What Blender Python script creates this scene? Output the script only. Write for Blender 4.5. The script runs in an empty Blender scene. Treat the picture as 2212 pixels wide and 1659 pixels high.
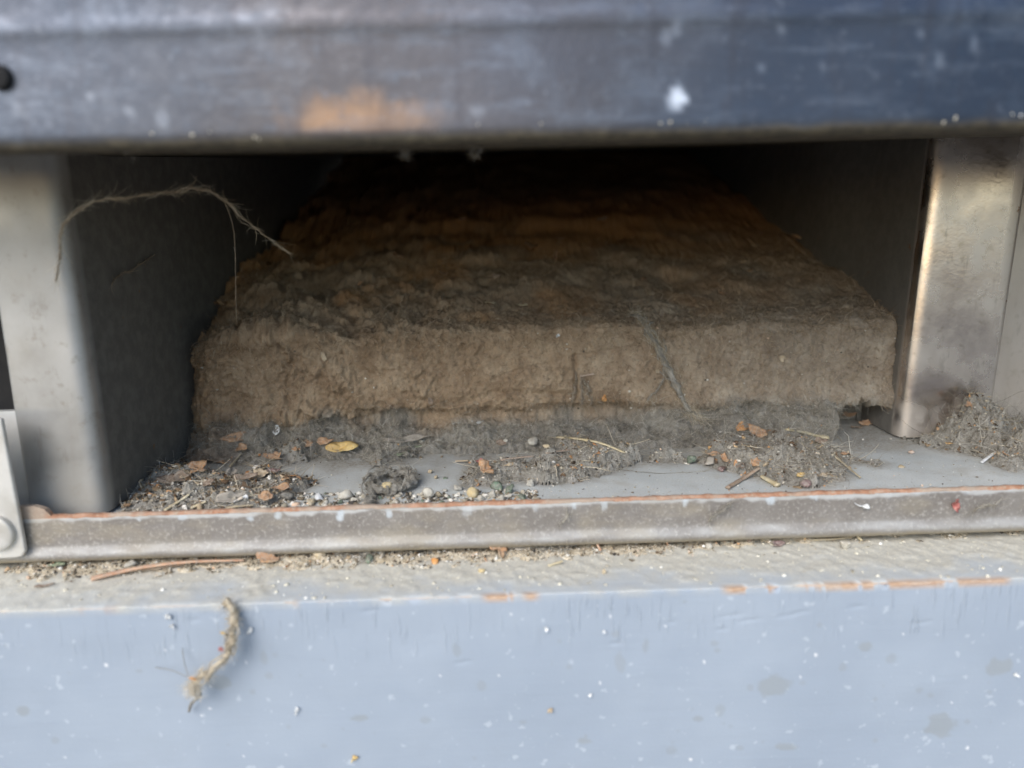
import bpy, math, random
import numpy as np
from mathutils import Vector, Matrix

R = math.radians
rng = np.random.default_rng(7)
random.seed(7)
scene = bpy.context.scene
COL = scene.collection

# ------------------------------------------------------------------ camera
PW, PH, FPX = 2212.0, 1659.0, 1600.0
CAM = np.array([0.0, -0.170, 0.067])
PITCH, YAW, ROLL = R(11.5), R(1.0), R(1.4)
fwd = np.array([math.sin(YAW) * math.cos(PITCH), math.cos(YAW) * math.cos(PITCH), -math.sin(PITCH)])
rt0 = np.array([math.cos(YAW), -math.sin(YAW), 0.0])
up0 = np.cross(rt0, fwd)
rt = rt0 * math.cos(ROLL) - up0 * math.sin(ROLL)
up = up0 * math.cos(ROLL) + rt0 * math.sin(ROLL)
cam_d = bpy.data.cameras.new('camera')
cam = bpy.data.objects.new('camera', cam_d)
COL.objects.link(cam)
M = Matrix(((rt[0], up[0], -fwd[0], CAM[0]), (rt[1], up[1], -fwd[1], CAM[1]),
            (rt[2], up[2], -fwd[2], CAM[2]), (0, 0, 0, 1)))
cam.matrix_world = M
cam_d.sensor_width = 36.0
cam_d.lens = 36.0 * FPX / PW
cam_d.clip_start = 0.005
cam_d.clip_end = 500.0
cam_d.dof.use_dof = True
cam_d.dof.focus_distance = 0.212
cam_d.dof.aperture_fstop = 8.5
scene.camera = cam

# ------------------------------------------------------------------ light
SUN_EL, SUN_AZ = R(37), R(210)      # azimuth clockwise from +Y: sun in front of the opening, to the left
w = bpy.data.worlds.new('World')
scene.world = w
w.use_nodes = True
nt = w.node_tree
bg = nt.nodes['Background']
sky = nt.nodes.new('ShaderNodeTexSky')
sky.sky_type = 'NISHITA'
sky.sun_disc = False
sky.sun_elevation = SUN_EL
sky.sun_rotation = SUN_AZ
sky.air_density = 1.0
sky.dust_density = 1.0
nt.links.new(sky.outputs[0], bg.inputs[0])
bg.inputs[1].default_value = 0.13
sun_d = bpy.data.lights.new('sun', 'SUN')
sun = bpy.data.objects.new('sun', sun_d)
COL.objects.link(sun)
sdir = Vector((math.sin(SUN_AZ) * math.cos(SUN_EL), math.cos(SUN_AZ) * math.cos(SUN_EL), math.sin(SUN_EL)))
sun.rotation_euler = sdir.to_track_quat('Z', 'Y').to_euler()
sun_d.energy = 1.5
sun_d.angle = R(40)
sun_d.color = (1.0, 0.95, 0.88)
vs = scene.view_settings
vs.view_transform = 'Standard'
vs.look = 'None'
vs.gamma = 1.0
vs.use_curve_mapping = False
vs.exposure = 0.97

# ------------------------------------------------------------------ pixel -> place helpers
def ray(x, y):
    d = fwd * FPX + rt * (x - PW / 2) - up * (y - PH / 2)
    return d / np.linalg.norm(d)
def onz(x, y, z=0.0):
    d = ray(x, y); t = (z - CAM[2]) / d[2]
    return CAM + d * t
def ony(x, y, Y=0.0):
    d = ray(x, y); t = (Y - CAM[1]) / d[1]
    return CAM + d * t
def onx(x, y, X):
    d = ray(x, y); t = (X - CAM[0]) / d[0]
    return CAM + d * t
def pxs(p):                                     # metres per photo pixel (2212 wide) at a point
    return float(np.dot(np.asarray(p) - CAM, fwd)) / FPX

# ------------------------------------------------------------------ main measures
Y_LIP, Z_LIP, Z_LIPB = 0.0, 0.003, -0.0085
Z_LEDGE, Y_BOARD = -0.0105, -0.0205
Y_BLOCK = 0.063
Y_HOOD, Z_HOOD = -0.036, 0.0828
X_LPOST = onz(262, 1092, 0.0)[0]
Y_LPOST = 0.007
X_MUL = onz(1945, 948, 0.0)[0]
Y_MUL = onz(1945, 948, 0.0)[1]
BX0, BX1 = ony(372, 850, Y_BLOCK)[0], ony(1936, 800, Y_BLOCK)[0]
print('LPOST', X_LPOST, 'MUL', X_MUL, Y_MUL, 'BLOCK', BX0, BX1)

# ------------------------------------------------------------------ noise
_perm = np.random.default_rng(3).random(4096)
def _h(i, j, k):
    n = (i * 73856093) ^ (j * 19349663) ^ (k * 83492791)
    return _perm[n & 4095]
def vnoise(x, y, z):
    x, y, z = np.broadcast_arrays(np.asarray(x, float), np.asarray(y, float), np.asarray(z, float))
    i, j, k = np.floor(x).astype(np.int64), np.floor(y).astype(np.int64), np.floor(z).astype(np.int64)
    u, v, s = x - i, y - j, z - k
    u = u * u * (3 - 2 * u); v = v * v * (3 - 2 * v); s = s * s * (3 - 2 * s)
    def L(a, b, t): return a + (b - a) * t
    return L(L(L(_h(i, j, k), _h(i + 1, j, k), u), L(_h(i, j + 1, k), _h(i + 1, j + 1, k), u), v),
             L(L(_h(i, j, k + 1), _h(i + 1, j, k + 1), u), L(_h(i, j + 1, k + 1), _h(i + 1, j + 1, k + 1), u), v), s) * 2 - 1
def fbm(x, y, z, o=4, g=0.5):
    a, f, r = 1.0, 1.0, 0
    for q in range(o):
        r = r + a * vnoise(x * f + 17.3 * q, y * f + 5.1 * q, z * f - 9.7 * q); a *= g; f *= 2.03
    return r
def sstep(a, b, x):
    t = np.clip((x - a) / (b - a), 0, 1)
    return t * t * (3 - 2 * t)
def unit(v):
    return v / (np.linalg.norm(v, axis=-1, keepdims=True) + 1e-12)

# ------------------------------------------------------------------ object helpers
def mesh_obj(name, V, F, mat, parent=None, smooth=True, attrs=None):
    V = np.asarray(V, dtype=np.float32).reshape(-1, 3)
    me = bpy.data.meshes.new(name)
    if isinstance(F, np.ndarray):
        n, k = F.shape
        me.vertices.add(len(V)); me.vertices.foreach_set('co', V.ravel())
        me.loops.add(n * k); me.loops.foreach_set('vertex_index', F.astype(np.int32).ravel())
        me.polygons.add(n)
        me.polygons.foreach_set('loop_start', np.arange(0, n * k, k, dtype=np.int32))
        me.update(calc_edges=True)
    else:
        me.from_pydata(V.tolist(), [], F)
        me.update()
    me.validate()
    if smooth:
        me.polygons.foreach_set('use_smooth', np.ones(len(me.polygons), dtype=bool))
    for k_, a in (attrs or {}).items():
        at = me.attributes.new(k_, 'FLOAT', 'POINT')
        at.data.foreach_set('value', np.asarray(a, dtype=np.float32).ravel())
    me.materials.append(mat)
    o = bpy.data.objects.new(name, me)
    COL.objects.link(o)
    if parent is not None:
        o.parent = parent
    return o
def tag(o, label=None, cat=None, group=None, kind=None):
    if label: o['label'] = label
    if cat: o['category'] = cat
    if group: o['group'] = group
    if kind: o['kind'] = kind
    return o
def thing(name, label, cat, group=None):
    o = bpy.data.objects.new(name, None)
    o.empty_display_size = 0.01
    COL.objects.link(o)
    return tag(o, label, cat, group)
def grid_faces(nu, nv, closed_u=False):
    a = np.arange(nu * nv).reshape(nu, nv)
    if closed_u:
        a = np.vstack([a, a[:1]])
    return np.stack([a[:-1, :-1], a[1:, :-1], a[1:, 1:], a[:-1, 1:]], -1).reshape(-1, 4)
def bend(pts, r, n=6):
    """polyline with its inner corners rounded"""
    pts = [np.array(p, float) for p in pts]
    out = [pts[0]]
    for a, b, c in zip(pts[:-2], pts[1:-1], pts[2:]):
        u, v = unit(a - b), unit(c - b)
        ang = math.acos(np.clip(np.dot(u, v), -1, 1))
        d = min(r / math.tan(ang / 2), 0.49 * min(np.linalg.norm(a - b), np.linalg.norm(c - b)))
        p0, p1 = b + u * d, b + v * d
        for t in np.linspace(0, 1, n):
            out.append((1 - t) ** 2 * p0 + 2 * t * (1 - t) * b + t * t * p1)
    out.append(pts[-1])
    return np.array(out)
def refine(P, step):
    out = [P[0]]
    for a, b in zip(P[:-1], P[1:]):
        n = max(1, int(np.linalg.norm(b - a) / step))
        for q in range(1, n + 1):
            out.append(a + (b - a) * q / n)
    return np.array(out)
def sheet(prof, th, side=1):
    """closed loop round a 2D polyline of sheet metal"""
    t = np.gradient(prof, axis=0); t = unit(t)
    n = np.stack([t[:, 1], -t[:, 0]], 1) * side
    return np.vstack([prof, (prof + n * th)[::-1]])
def extrude(name, loop, axis, lo, hi, n, mat, parent=None, fn=None, attr=None, caps=True):
    """loop of 2D points extruded along axis (0: loop is YZ, 2: loop is XY)"""
    m = len(loop)
    s = np.linspace(lo, hi, n)
    V = np.zeros((m, n, 3))
    if axis == 0:
        V[..., 0] = s[None]; V[..., 1] = loop[:, 0:1]; V[..., 2] = loop[:, 1:2]
    else:
        V[..., 2] = s[None]; V[..., 0] = loop[:, 0:1]; V[..., 1] = loop[:, 1:2]
    if fn is not None:
        V = fn(V)
    F = grid_faces(m, n, True)
    at = attr(V) if attr else {}
    V2 = V.reshape(-1, 3)
    o = mesh_obj(name, V2, F, mat, parent, True, at)
    return o
def icos(sub=1):
    import bmesh
    bm = bmesh.new(); bmesh.ops.create_icosphere(bm, subdivisions=sub, radius=1.0)
    V = np.array([v.co[:] for v in bm.verts]); F = np.array([[v.index for v in f.verts] for f in bm.faces])
    bm.free(); return V, F
ICO1, ICO2, ICO3 = icos(1), icos(2), icos(3)

# ------------------------------------------------------------------ materials
class N:
    def __init__(s, name):
        s.m = bpy.data.materials.new(name); s.m.use_nodes = True
        s.t = s.m.node_tree; s.b = s.t.nodes['Principled BSDF']
        s.out = s.t.nodes['Material Output']
        s._c = None
    def node(s, k, **kw):
        n = s.t.nodes.new(k)
        for a, v in kw.items(): setattr(n, a, v)
        return n
    def link(s, a, b): s.t.links.new(a, b)
    def co(s):
        if s._c is None: s._c = s.node('ShaderNodeTexCoord').outputs['Object']
        return s._c
    def noise(s, scale, detail=4, rough=0.55, stretch=None, dist=0.0):
        n = s.node('ShaderNodeTexNoise')
        n.inputs['Scale'].default_value = scale; n.inputs['Detail'].default_value = detail
        n.inputs['Roughness'].default_value = rough; n.inputs['Distortion'].default_value = dist
        c = s.co()
        if stretch:
            mp = s.node('ShaderNodeMapping'); mp.inputs['Scale'].default_value = stretch
            s.link(c, mp.inputs[0]); c = mp.outputs[0]
        s.link(c, n.inputs['Vector'])
        return n.outputs['Fac']
    def vor(s, scale, feature='F1', rnd=1.0):
        n = s.node('ShaderNodeTexVoronoi', feature=feature)
        n.inputs['Scale'].default_value = scale; n.inputs['Randomness'].default_value = rnd
        s.link(s.co(), n.inputs['Vector']); return n
    def attr(s, name):
        return s.node('ShaderNodeAttribute', attribute_name=name).outputs['Fac']
    def rng(s, v, a, b, lo=0.0, hi=1.0):
        n = s.node('ShaderNodeMapRange'); n.interpolation_type = 'SMOOTHSTEP'
        s.link(v, n.inputs[0])
        for i, q in enumerate((a, b, lo, hi)): n.inputs[i + 1].default_value = q
        return n.outputs[0]
    def mul(s, a, b, op='MULTIPLY'):
        n = s.node('ShaderNodeMath', operation=op)
        for i, q in enumerate((a, b)):
            if isinstance(q, (int, float)): n.inputs[i].default_value = q
            else: s.link(q, n.inputs[i])
        return n.outputs[0]
    def ramp(s, v, stops):
        n = s.node('ShaderNodeValToRGB'); e = n.color_ramp.elements
        while len(e) < len(stops): e.new(0.5)
        for q, (p, c) in zip(e, stops): q.position = p; q.color = (*c, 1)
        s.link(v, n.inputs[0]); return n.outputs[0]
    def mix(s, f, a, b):
        n = s.node('ShaderNodeMix', data_type='RGBA')
        if isinstance(f, (int, float)): n.inputs[0].default_value = f
        else: s.link(f, n.inputs[0])
        for i, q in ((6, a), (7, b)):
            if isinstance(q, tuple): n.inputs[i].default_value = (*q, 1)
            else: s.link(q, n.inputs[i])
        return n.outputs[2]
    def set(s, color=None, rough=None, metal=None, spec=None):
        for k, v in (('Base Color', color), ('Roughness', rough), ('Metallic', metal), ('Specular IOR Level', spec)):
            if v is None: continue
            i = s.b.inputs[k]
            if isinstance(v, tuple): i.default_value = (*v, 1)
            elif isinstance(v, (int, float)): i.default_value = v
            else: s.link(v, i)
        return s
    def bump(s, h, dist, strength=1.0):
        n = s.node('ShaderNodeBump'); n.inputs['Strength'].default_value = strength
        n.inputs['Distance'].default_value = dist
        s.link(h, n.inputs['Height'])
        prev = s.b.inputs['Normal']
        if prev.is_linked: s.link(prev.links[0].from_socket, n.inputs['Normal'])
        s.link(n.outputs[0], prev); return s

def make_mats():
    D = {}
    # dark weathered metal of the hood
    n = N('hood_metal')
    f1, f2, f3, f4 = n.noise(330, 5, .65), n.noise(700, 3, .6), n.noise(14, 3, .5), n.noise(75, 5, .65)
    c = n.ramp(f3, [(.35, (.046, .060, .088)), (.5, (.070, .083, .110)), (.65, (.088, .096, .116))])
    c = n.mix(n.attr('warm_reflection'), c, (.112, .104, .108))  # brownish reflected tone across the hood's middle, painted into the colour
    c = n.mix(n.attr('orange_reflection'), c, (.55, .32, .16))  # orange reflection painted into the base colour
    c = n.mix(n.rng(f4, .5, .7, 0, .28), c, (.17, .20, .25))
    c = n.mix(n.rng(f1, .54, .78, 0, .4), c, (.20, .235, .29))
    c = n.mix(n.rng(f2, .6, .8, 0, .25), c, (.34, .37, .42))
    sp = n.attr('spot')
    c = n.mix(sp, c, (.56, .62, .72))
    sk = n.noise(70, 5, .65, (1, 1, 5))
    c = n.mix(n.rng(sk, .5, .7, 0, .35), c, (.16, .185, .23))
    c = n.mix(n.rng(n.noise(45, 4, .6, (5, 1, .6)), .52, .7, 0, .4), c, (.06, .06, .072))
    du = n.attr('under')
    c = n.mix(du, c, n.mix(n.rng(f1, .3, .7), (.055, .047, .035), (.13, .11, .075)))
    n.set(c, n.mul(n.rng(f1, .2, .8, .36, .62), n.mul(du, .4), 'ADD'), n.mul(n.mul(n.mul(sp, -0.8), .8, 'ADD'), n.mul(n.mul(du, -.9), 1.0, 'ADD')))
    n.bump(f1, .0002, .35); n.bump(f2, .0001, .4); D['hood'] = n.m
    # post steel
    def steel(name, a, b, dust, rough, met, seed):
        n = N(name)
        f1, f2, f3 = n.noise(55 + seed, 5, .6), n.noise(900, 3, .6), n.noise(260, 4, .65)
        st = n.noise(30, 4, .6, (9, 9, .8))
        c = n.mix(n.rng(f1, .35, .7), a, b)
        c = n.mix(n.rng(st, .55, .8, 0, .35), c, dust)
        c = n.mix(n.rng(f3, .55, .7, 0, .6), c, dust)
        c = n.mix(n.rng(n.noise(240, 5, .7, (1, 1, .25)), .58, .7, 0, .4), c, (.24, .215, .185))
        d = n.attr('dirt')
        c = n.mix(d, c, dust)
        c = n.mix(n.attr('inner_dark'), c, n.mix(n.rng(f3, .35, .7), (.115, .108, .097), (.155, .146, .13)))  # recess side of the sheet coloured darker than its front face
        c = n.mix(n.rng(n.noise(120, 6, .7), .66, .72), c, (.20, .10, .04))
        rr = n.mul(n.rng(f1, .3, .75, rough, rough + .16), n.mul(d, .35), 'ADD')
        rr = n.mul(rr, n.mul(n.attr('inner_dark'), .35), 'ADD')
        n.set(c, rr, n.mul(n.mul(met, n.mul(d, -.75), 'ADD'), n.mul(n.mul(n.attr('inner_dark'), -.9), 1.0, 'ADD')))
        n.bump(f2, .00004, .5); n.bump(f1, .0002, .12)
        return n.m
    D['post'] = steel('dull_steel', (.36, .355, .345), (.46, .455, .445), (.30, .28, .245), .36, .75, 0)
    D['mullion'] = steel('bright_steel', (.60, .535, .49), (.66, .60, .555), (.42, .37, .31), .15, .97, 11)
    # sill channel: dull metal with pale drips
    n = N('channel_metal')
    f1, f2 = n.noise(90, 5, .6), n.noise(1100, 3, .65)
    c = n.mix(n.rng(f1, .35, .7), (.19, .172, .155), (.235, .217, .198))
    c = n.mix(n.rng(f2, .5, .72, 0, .65), c, (.42, .40, .37))
    c = n.mix(n.rng(n.noise(500, 4, .7), .54, .68, 0, .5), c, (.17, .15, .13))
    c = n.mix(n.attr('pale'), c, (.50, .50, .49))
    c = n.mix(n.attr('drip'), c, (.55, .60, .64))
    c = n.mix(n.attr('dirt'), c, (.36, .31, .22))
    n.set(c, .62, .25); n.bump(f2, .00025, .7); n.bump(f1, .0004, .3); D['channel'] = n.m
    n = N('rust_edge')
    f1, f2 = n.noise(350, 5, .7), n.noise(80, 3)
    c = n.ramp(f1, [(.3, (.20, .09, .05)), (.5, (.36, .19, .115)), (.7, (.48, .30, .21))])
    c = n.mix(n.rng(f2, .45, .62, 0, .8), c, (.36, .30, .24))
    c = n.mix(n.rng(n.noise(900, 4, .7), .5, .66, 0, .6), c, (.42, .36, .28))
    n.set(c, .85); n.bump(f1, .0004, .8); D['rust'] = n.m
    # painted board
    n = N('board_paint')
    f1, f2 = n.noise(25, 4, .55), n.noise(1300, 3, .6)
    gr = n.noise(60, 5, .6, (1, 10, 14)); vr = n.noise(60, 3, .55, (16, 1, 2))
    c = n.mix(n.rng(f1, .3, .7), (.298, .346, .412), (.336, .385, .448))
    c = n.mix(n.rng(gr, .64, .76, 0, .14), c, (.30, .35, .43))
    c = n.mix(n.rng(n.noise(420, 2, .5), .66, .74, 0, .5), c, (.50, .55, .60))
    c = n.mix(n.mul(n.rng(vr, .5, .72), n.mul(n.attr('crackle'), .28)), c, (.25, .285, .33))
    c = n.mix(n.rng(n.noise(90, 6, .75, (1, 1, 26)), .62, .7, 0, .22), c, (.46, .50, .55))
    c = n.mix(n.rng(n.noise(33, 6, .7), .5, .75, 0, .3), c, (.27, .305, .345))
    c = n.mix(n.attr('stain'), c, (.285, .315, .34))
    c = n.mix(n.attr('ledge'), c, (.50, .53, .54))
    dn = n.noise(2200, 3, .7)
    c = n.mix(n.mul(n.attr('dust'), n.rng(dn, .25, .75, .55, 1)), c, n.mix(n.rng(dn, .3, .7), (.46, .42, .33), (.66, .62, .51)))
    wf = n.noise(500, 4, .7, (1, 6, 6))
    c = n.mix(n.attr('chip'), c, n.ramp(wf, [(.3, (.30, .17, .10)), (.5, (.47, .31, .20)), (.72, (.58, .46, .36))]))
    c = n.mix(n.attr('white'), c, (.80, .80, .80))
    n.set(c, n.mul(n.rng(f1, .3, .7, .5, .62), n.mul(n.attr('ledge'), .3), 'ADD'), 0, .35)
    n.bump(f2, .00012, .35); n.bump(gr, .0003, .2)
    n.bump(n.mul(n.rng(vr, .55, .75), n.attr('crackle')), .0004, .4); D['board'] = n.m
    # recess floor paint
    n = N('floor_paint')
    f1, f2, f3 = n.noise(40, 4), n.noise(2500, 3, .7), n.noise(900, 3, .6)
    c = n.mix(n.rng(f1, .3, .7), (.51, .54, .54), (.57, .59, .58))
    c = n.mix(n.rng(f3, .5, .72, 0, .55), c, (.55, .54, .49))
    c = n.mix(n.rng(f2, .56, .72, 0, .7), c, (.27, .275, .26))
    c = n.mix(n.rng(n.noise(70, 5, .65), .5, .72, 0, .5), c, (.38, .355, .30))
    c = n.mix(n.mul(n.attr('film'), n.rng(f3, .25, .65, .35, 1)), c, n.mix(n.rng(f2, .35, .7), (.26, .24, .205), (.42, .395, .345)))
    n.set(c, .85, 0, .25); n.bump(f2, .0003, .6); D['floor'] = n.m
    # recess walls
    n = N('recess_metal')
    f1, f2 = n.noise(60, 5, .6), n.noise(900, 4, .7)
    c = n.mix(n.rng(f1, .3, .7), (.14, .125, .105), (.19, .17, .14))
    c = n.mix(n.rng(f2, .55, .75, 0, .5), c, (.16, .14, .11))
    n.set(c, .65, .3); n.bump(f2, .0002, .5); D['recess'] = n.m
    # matted dust
    n = N('dust_mat')
    f1, f2, f3 = n.noise(110, 6, .65), n.noise(700, 5, .7), n.noise(2600, 3, .7)
    brown = n.ramp(f1, [(.3, (.27, .185, .115)), (.5, (.41, .305, .205)), (.7, (.52, .41, .29))])
    grey = n.ramp(f1, [(.3, (.17, .158, .137)), (.5, (.27, .253, .222)), (.7, (.37, .352, .312))])
    c = n.mix(n.attr('grey'), brown, grey)
    c = n.mix(n.attr('rusty'), c, (.52, .285, .125))
    c = n.mix(n.rng(f2, .52, .72, 0, .5), c, (.40, .35, .26))
    c = n.mix(n.rng(f2, .28, .46, .6, 0), c, (.10, .08, .055))
    c = n.mix(n.rng(f3, .6, .72, 0, .55), c, (.46, .41, .32))
    n.set(c, .95, 0, .15); n.bump(f2, .0007, .7); n.bump(f3, .0005, .9); D['dust'] = n.m
    # lint clumps (grey)
    n = N('lint_mat')
    f1, f2, f3 = n.noise(180, 6, .7), n.noise(900, 5, .7), n.noise(3000, 3, .7)
    c = n.ramp(f1, [(.3, (.26, .24, .205)), (.5, (.39, .365, .32)), (.7, (.52, .495, .45))])
    c = n.mix(n.rng(f2, .28, .46, .7, 0), c, (.10, .088, .07))
    c = n.mix(n.rng(f3, .58, .72, 0, .6), c, (.52, .49, .43))
    n.set(c, .95, 0, .15); n.bump(f2, .0015, .9); n.bump(f3, .0005, .8); D['lint'] = n.m
    n = N('tan_lint')
    f1, f2 = n.noise(300, 6, .7), n.noise(1500, 4, .7)
    c = n.ramp(f1, [(.3, (.46, .38, .26)), (.5, (.64, .55, .41)), (.7, (.76, .69, .56))])
    c = n.mix(n.rng(f2, .3, .48, .6, 0), c, (.20, .15, .09))
    n.set(c, .95, 0, .15); n.bump(f2, .0008, .9); D['tan_lint'] = n.m
    # fibres, crumbs: colour by per-piece tint
    def tinted(name, stops, rough=.9, trans=0.0):
        n = N(name); n.set(n.ramp(n.attr('tint'), stops), rough, 0, .25)
        n.t.nodes[-1]
        D[name] = n.m
    tinted('fibre', [(0, (.17, .145, .11)), (.5, (.36, .325, .26)), (.85, (.54, .505, .43)), (1, (.70, .67, .60))])
    tinted('fibre_brown', [(0, (.14, .095, .055)), (.5, (.34, .25, .16)), (.85, (.50, .39, .27)), (1, (.64, .54, .41))])
    tinted('fibre_tan', [(0, (.42, .34, .23)), (.5, (.64, .55, .41)), (.85, (.76, .69, .56)), (1, (.85, .81, .73))])
    tinted('crumb', [(0, (.06, .055, .05)), (.25, (.20, .16, .11)), (.55, (.40, .36, .28)), (.8, (.58, .54, .46)), (.93, (.78, .76, .70)), (1, (.62, .33, .14))])
    tinted('scrap', [(0, (.07, .05, .035)), (.2, (.19, .12, .07)), (.4, (.36, .27, .17)), (.6, (.48, .39, .27)), (.72, (.46, .22, .09)), (.82, (.60, .40, .20)), (.92, (.70, .65, .56)), (1, (.80, .78, .74))])
    tinted('pale_crumb', [(0, (.38, .34, .26)), (.5, (.58, .54, .44)), (.8, (.75, .70, .55)), (1, (.85, .84, .80))])
    def simple(name, stops, scale=250, rough=.7, stretch=None, bump=.0003, spec=.35, detail=4, dusty=.38):
        n = N(name); f = n.noise(scale, detail, .6, stretch)
        c = n.ramp(f, stops)
        if dusty: c = n.mix(n.rng(n.noise(1400, 4, .7), .3, .7, dusty * .5, min(1, dusty * 1.9)), c, (.36, .33, .275))
        n.set(c, rough, 0, spec); n.bump(f, bump, .7); D[name] = n.m
    simple('straw', [(.3, (.50, .38, .18)), (.5, (.70, .58, .33)), (.7, (.84, .76, .54))], 300, .6)
    simple('straw_dull', [(.3, (.30, .23, .13)), (.5, (.46, .37, .22)), (.7, (.58, .49, .33))], 300)
    simple('twig', [(.3, (.16, .085, .045)), (.5, (.32, .19, .11)), (.7, (.50, .36, .24))], 350)
    simple('pink_wood', [(.3, (.38, .24, .17)), (.5, (.56, .40, .31)), (.7, (.68, .54, .44))], 350)
    simple('needle', [(.3, (.40, .16, .07)), (.5, (.58, .28, .14)), (.7, (.72, .43, .25))], 220, .5)
    simple('leaf_orange', [(.3, (.26, .10, .03)), (.5, (.48, .22, .07)), (.7, (.62, .36, .16))], 260, .65)
    simple('leaf_brown', [(.3, (.10, .05, .03)), (.5, (.21, .12, .07)), (.7, (.36, .24, .16))], 260, .7)
    simple('leaf_tan', [(.3, (.36, .25, .14)), (.5, (.52, .39, .24)), (.7, (.66, .53, .36))], 260, .7)
    simple('leaf_yellow', [(.3, (.50, .28, .06)), (.5, (.66, .44, .12)), (.7, (.76, .58, .24))], 220, .6, dusty=.24)
    simple('leaf_grey', [(.3, (.20, .17, .14)), (.5, (.34, .30, .26)), (.7, (.50, .46, .41))], 260, .8)
    simple('stone_white', [(.3, (.36, .33, .27)), (.5, (.60, .57, .49)), (.7, (.78, .76, .69))], 700, .9, bump=.0007, dusty=.3)
    simple('stone_tan', [(.3, (.38, .28, .16)), (.5, (.58, .46, .28)), (.7, (.70, .62, .45))], 450, .8, bump=.0005)
    simple('stone_black', [(.3, (.018, .02, .024)), (.5, (.04, .045, .05)), (.7, (.10, .11, .115))], 600, .55, bump=.0006)
    simple('stone_green', [(.3, (.01, .02, .018)), (.5, (.02, .10, .055)), (.72, (.12, .32, .19))], 420, .5, bump=.0006)
    simple('pebble_yellow', [(.3, (.52, .38, .17)), (.6, (.70, .57, .31))], 400, .8, dusty=.24)
    simple('flake_white', [(.3, (.55, .56, .56)), (.6, (.80, .82, .83))], 400, .7, dusty=.12)
    simple('petal_red', [(.3, (.20, .03, .03)), (.5, (.38, .06, .06)), (.7, (.52, .17, .14))], 300, .6, dusty=.24)
    simple('seed_purple', [(.3, (.05, .015, .025)), (.5, (.12, .03, .045)), (.7, (.26, .09, .09))], 300, .35)
    simple('seed_orange', [(.3, (.55, .19, .03)), (.6, (.78, .36, .07))], 200, .5, dusty=.24)
    simple('moss_green', [(.3, (.07, .13, .05)), (.6, (.16, .27, .12))], 300, .8)
    simple('bracket_metal', [(.3, (.46, .44, .40)), (.5, (.60, .59, .56)), (.7, (.70, .69, .66))], 70, .55, bump=.0002, dusty=0)
    D['bracket_metal'].node_tree.nodes['Principled BSDF'].inputs['Metallic'].default_value = .45
    simple('dark_gap', [(.3, (.012, .012, .013)), (.7, (.025, .024, .023))], 120, .9, dusty=0)
    simple('paving', [(.3, (.13, .12, .105)), (.5, (.17, .155, .135)), (.7, (.21, .195, .17))], 6, .9, bump=.003, dusty=0)
    return D
MT = make_mats()

# ------------------------------------------------------------------ generators
def fibres(name, roots, dirs, L, rad, mat, parent, curl=.5, seg=4, tint=None, kind='stuff', sag=0.0):
    n = len(roots); P = [np.array(roots)]
    d = unit(np.array(dirs)); bendv = rng.normal(size=(n, 3)) * curl
    for s in range(seg):
        d = unit(d + bendv * .45 + rng.normal(size=(n, 3)) * curl * .35 + np.array([0, 0, -sag]))
        P.append(P[-1] + d * (L / seg)[:, None])
    P = np.stack(P, 1)
    T = unit(np.gradient(P, axis=1))
    ref = unit(rng.normal(size=(n, 1, 3)))
    A = unit(np.cross(T, ref)); B = np.cross(T, A)
    taper = np.linspace(1, .45, seg + 1)[None, :, None] * (rad[:, None, None])
    ring = [P + (A * math.cos(q) + B * math.sin(q)) * taper for q in (0, 2.094, 4.189)]
    V = np.stack(ring, 2)                                    # n, seg+1, 3, 3
    base = (np.arange(n) * (seg + 1) * 3)[:, None, None]
    a = (np.arange(seg) * 3)[None, :, None]; k = np.arange(3)[None, None]
    q0 = base + a + k; q1 = base + a + (k + 1) % 3
    F = np.stack([q0, q1, q1 + 3, q0 + 3], -1).reshape(-1, 4)
    if tint is None: tint = rng.random(n)
    at = np.repeat(tint, (seg + 1) * 3)
    o = mesh_obj(name, V.reshape(-1, 3), F, mat, parent, True, {'tint': at})
    if kind: o['kind'] = kind
    return o
def crumbs(name, P, size, mat, parent, tint=None, flat=.7, kind='stuff', label=None):
    n = len(P); V0, F0 = ICO1
    ang = rng.random((n, 1)) * 6.283
    sc = size[:, None] * (0.6 + .8 * rng.random((n, 3)))
    V = V0[None] * (1 + .35 * rng.normal(size=(n, len(V0), 1))) * sc[:, None, :]
    V[..., 2] *= flat
    x, y = V[..., 0] * np.cos(ang) - V[..., 1] * np.sin(ang), V[..., 0] * np.sin(ang) + V[..., 1] * np.cos(ang)
    V = np.stack([x, y, V[..., 2]], -1) + P[:, None, :]
    F = (F0[None] + (np.arange(n) * len(V0))[:, None, None]).reshape(-1, 3)
    if tint is None: tint = rng.random(n)
    o = mesh_obj(name, V.reshape(-1, 3), F, mat, parent, False, {'tint': np.repeat(tint, len(V0))})
    if kind: o['kind'] = kind
    return o
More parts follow.
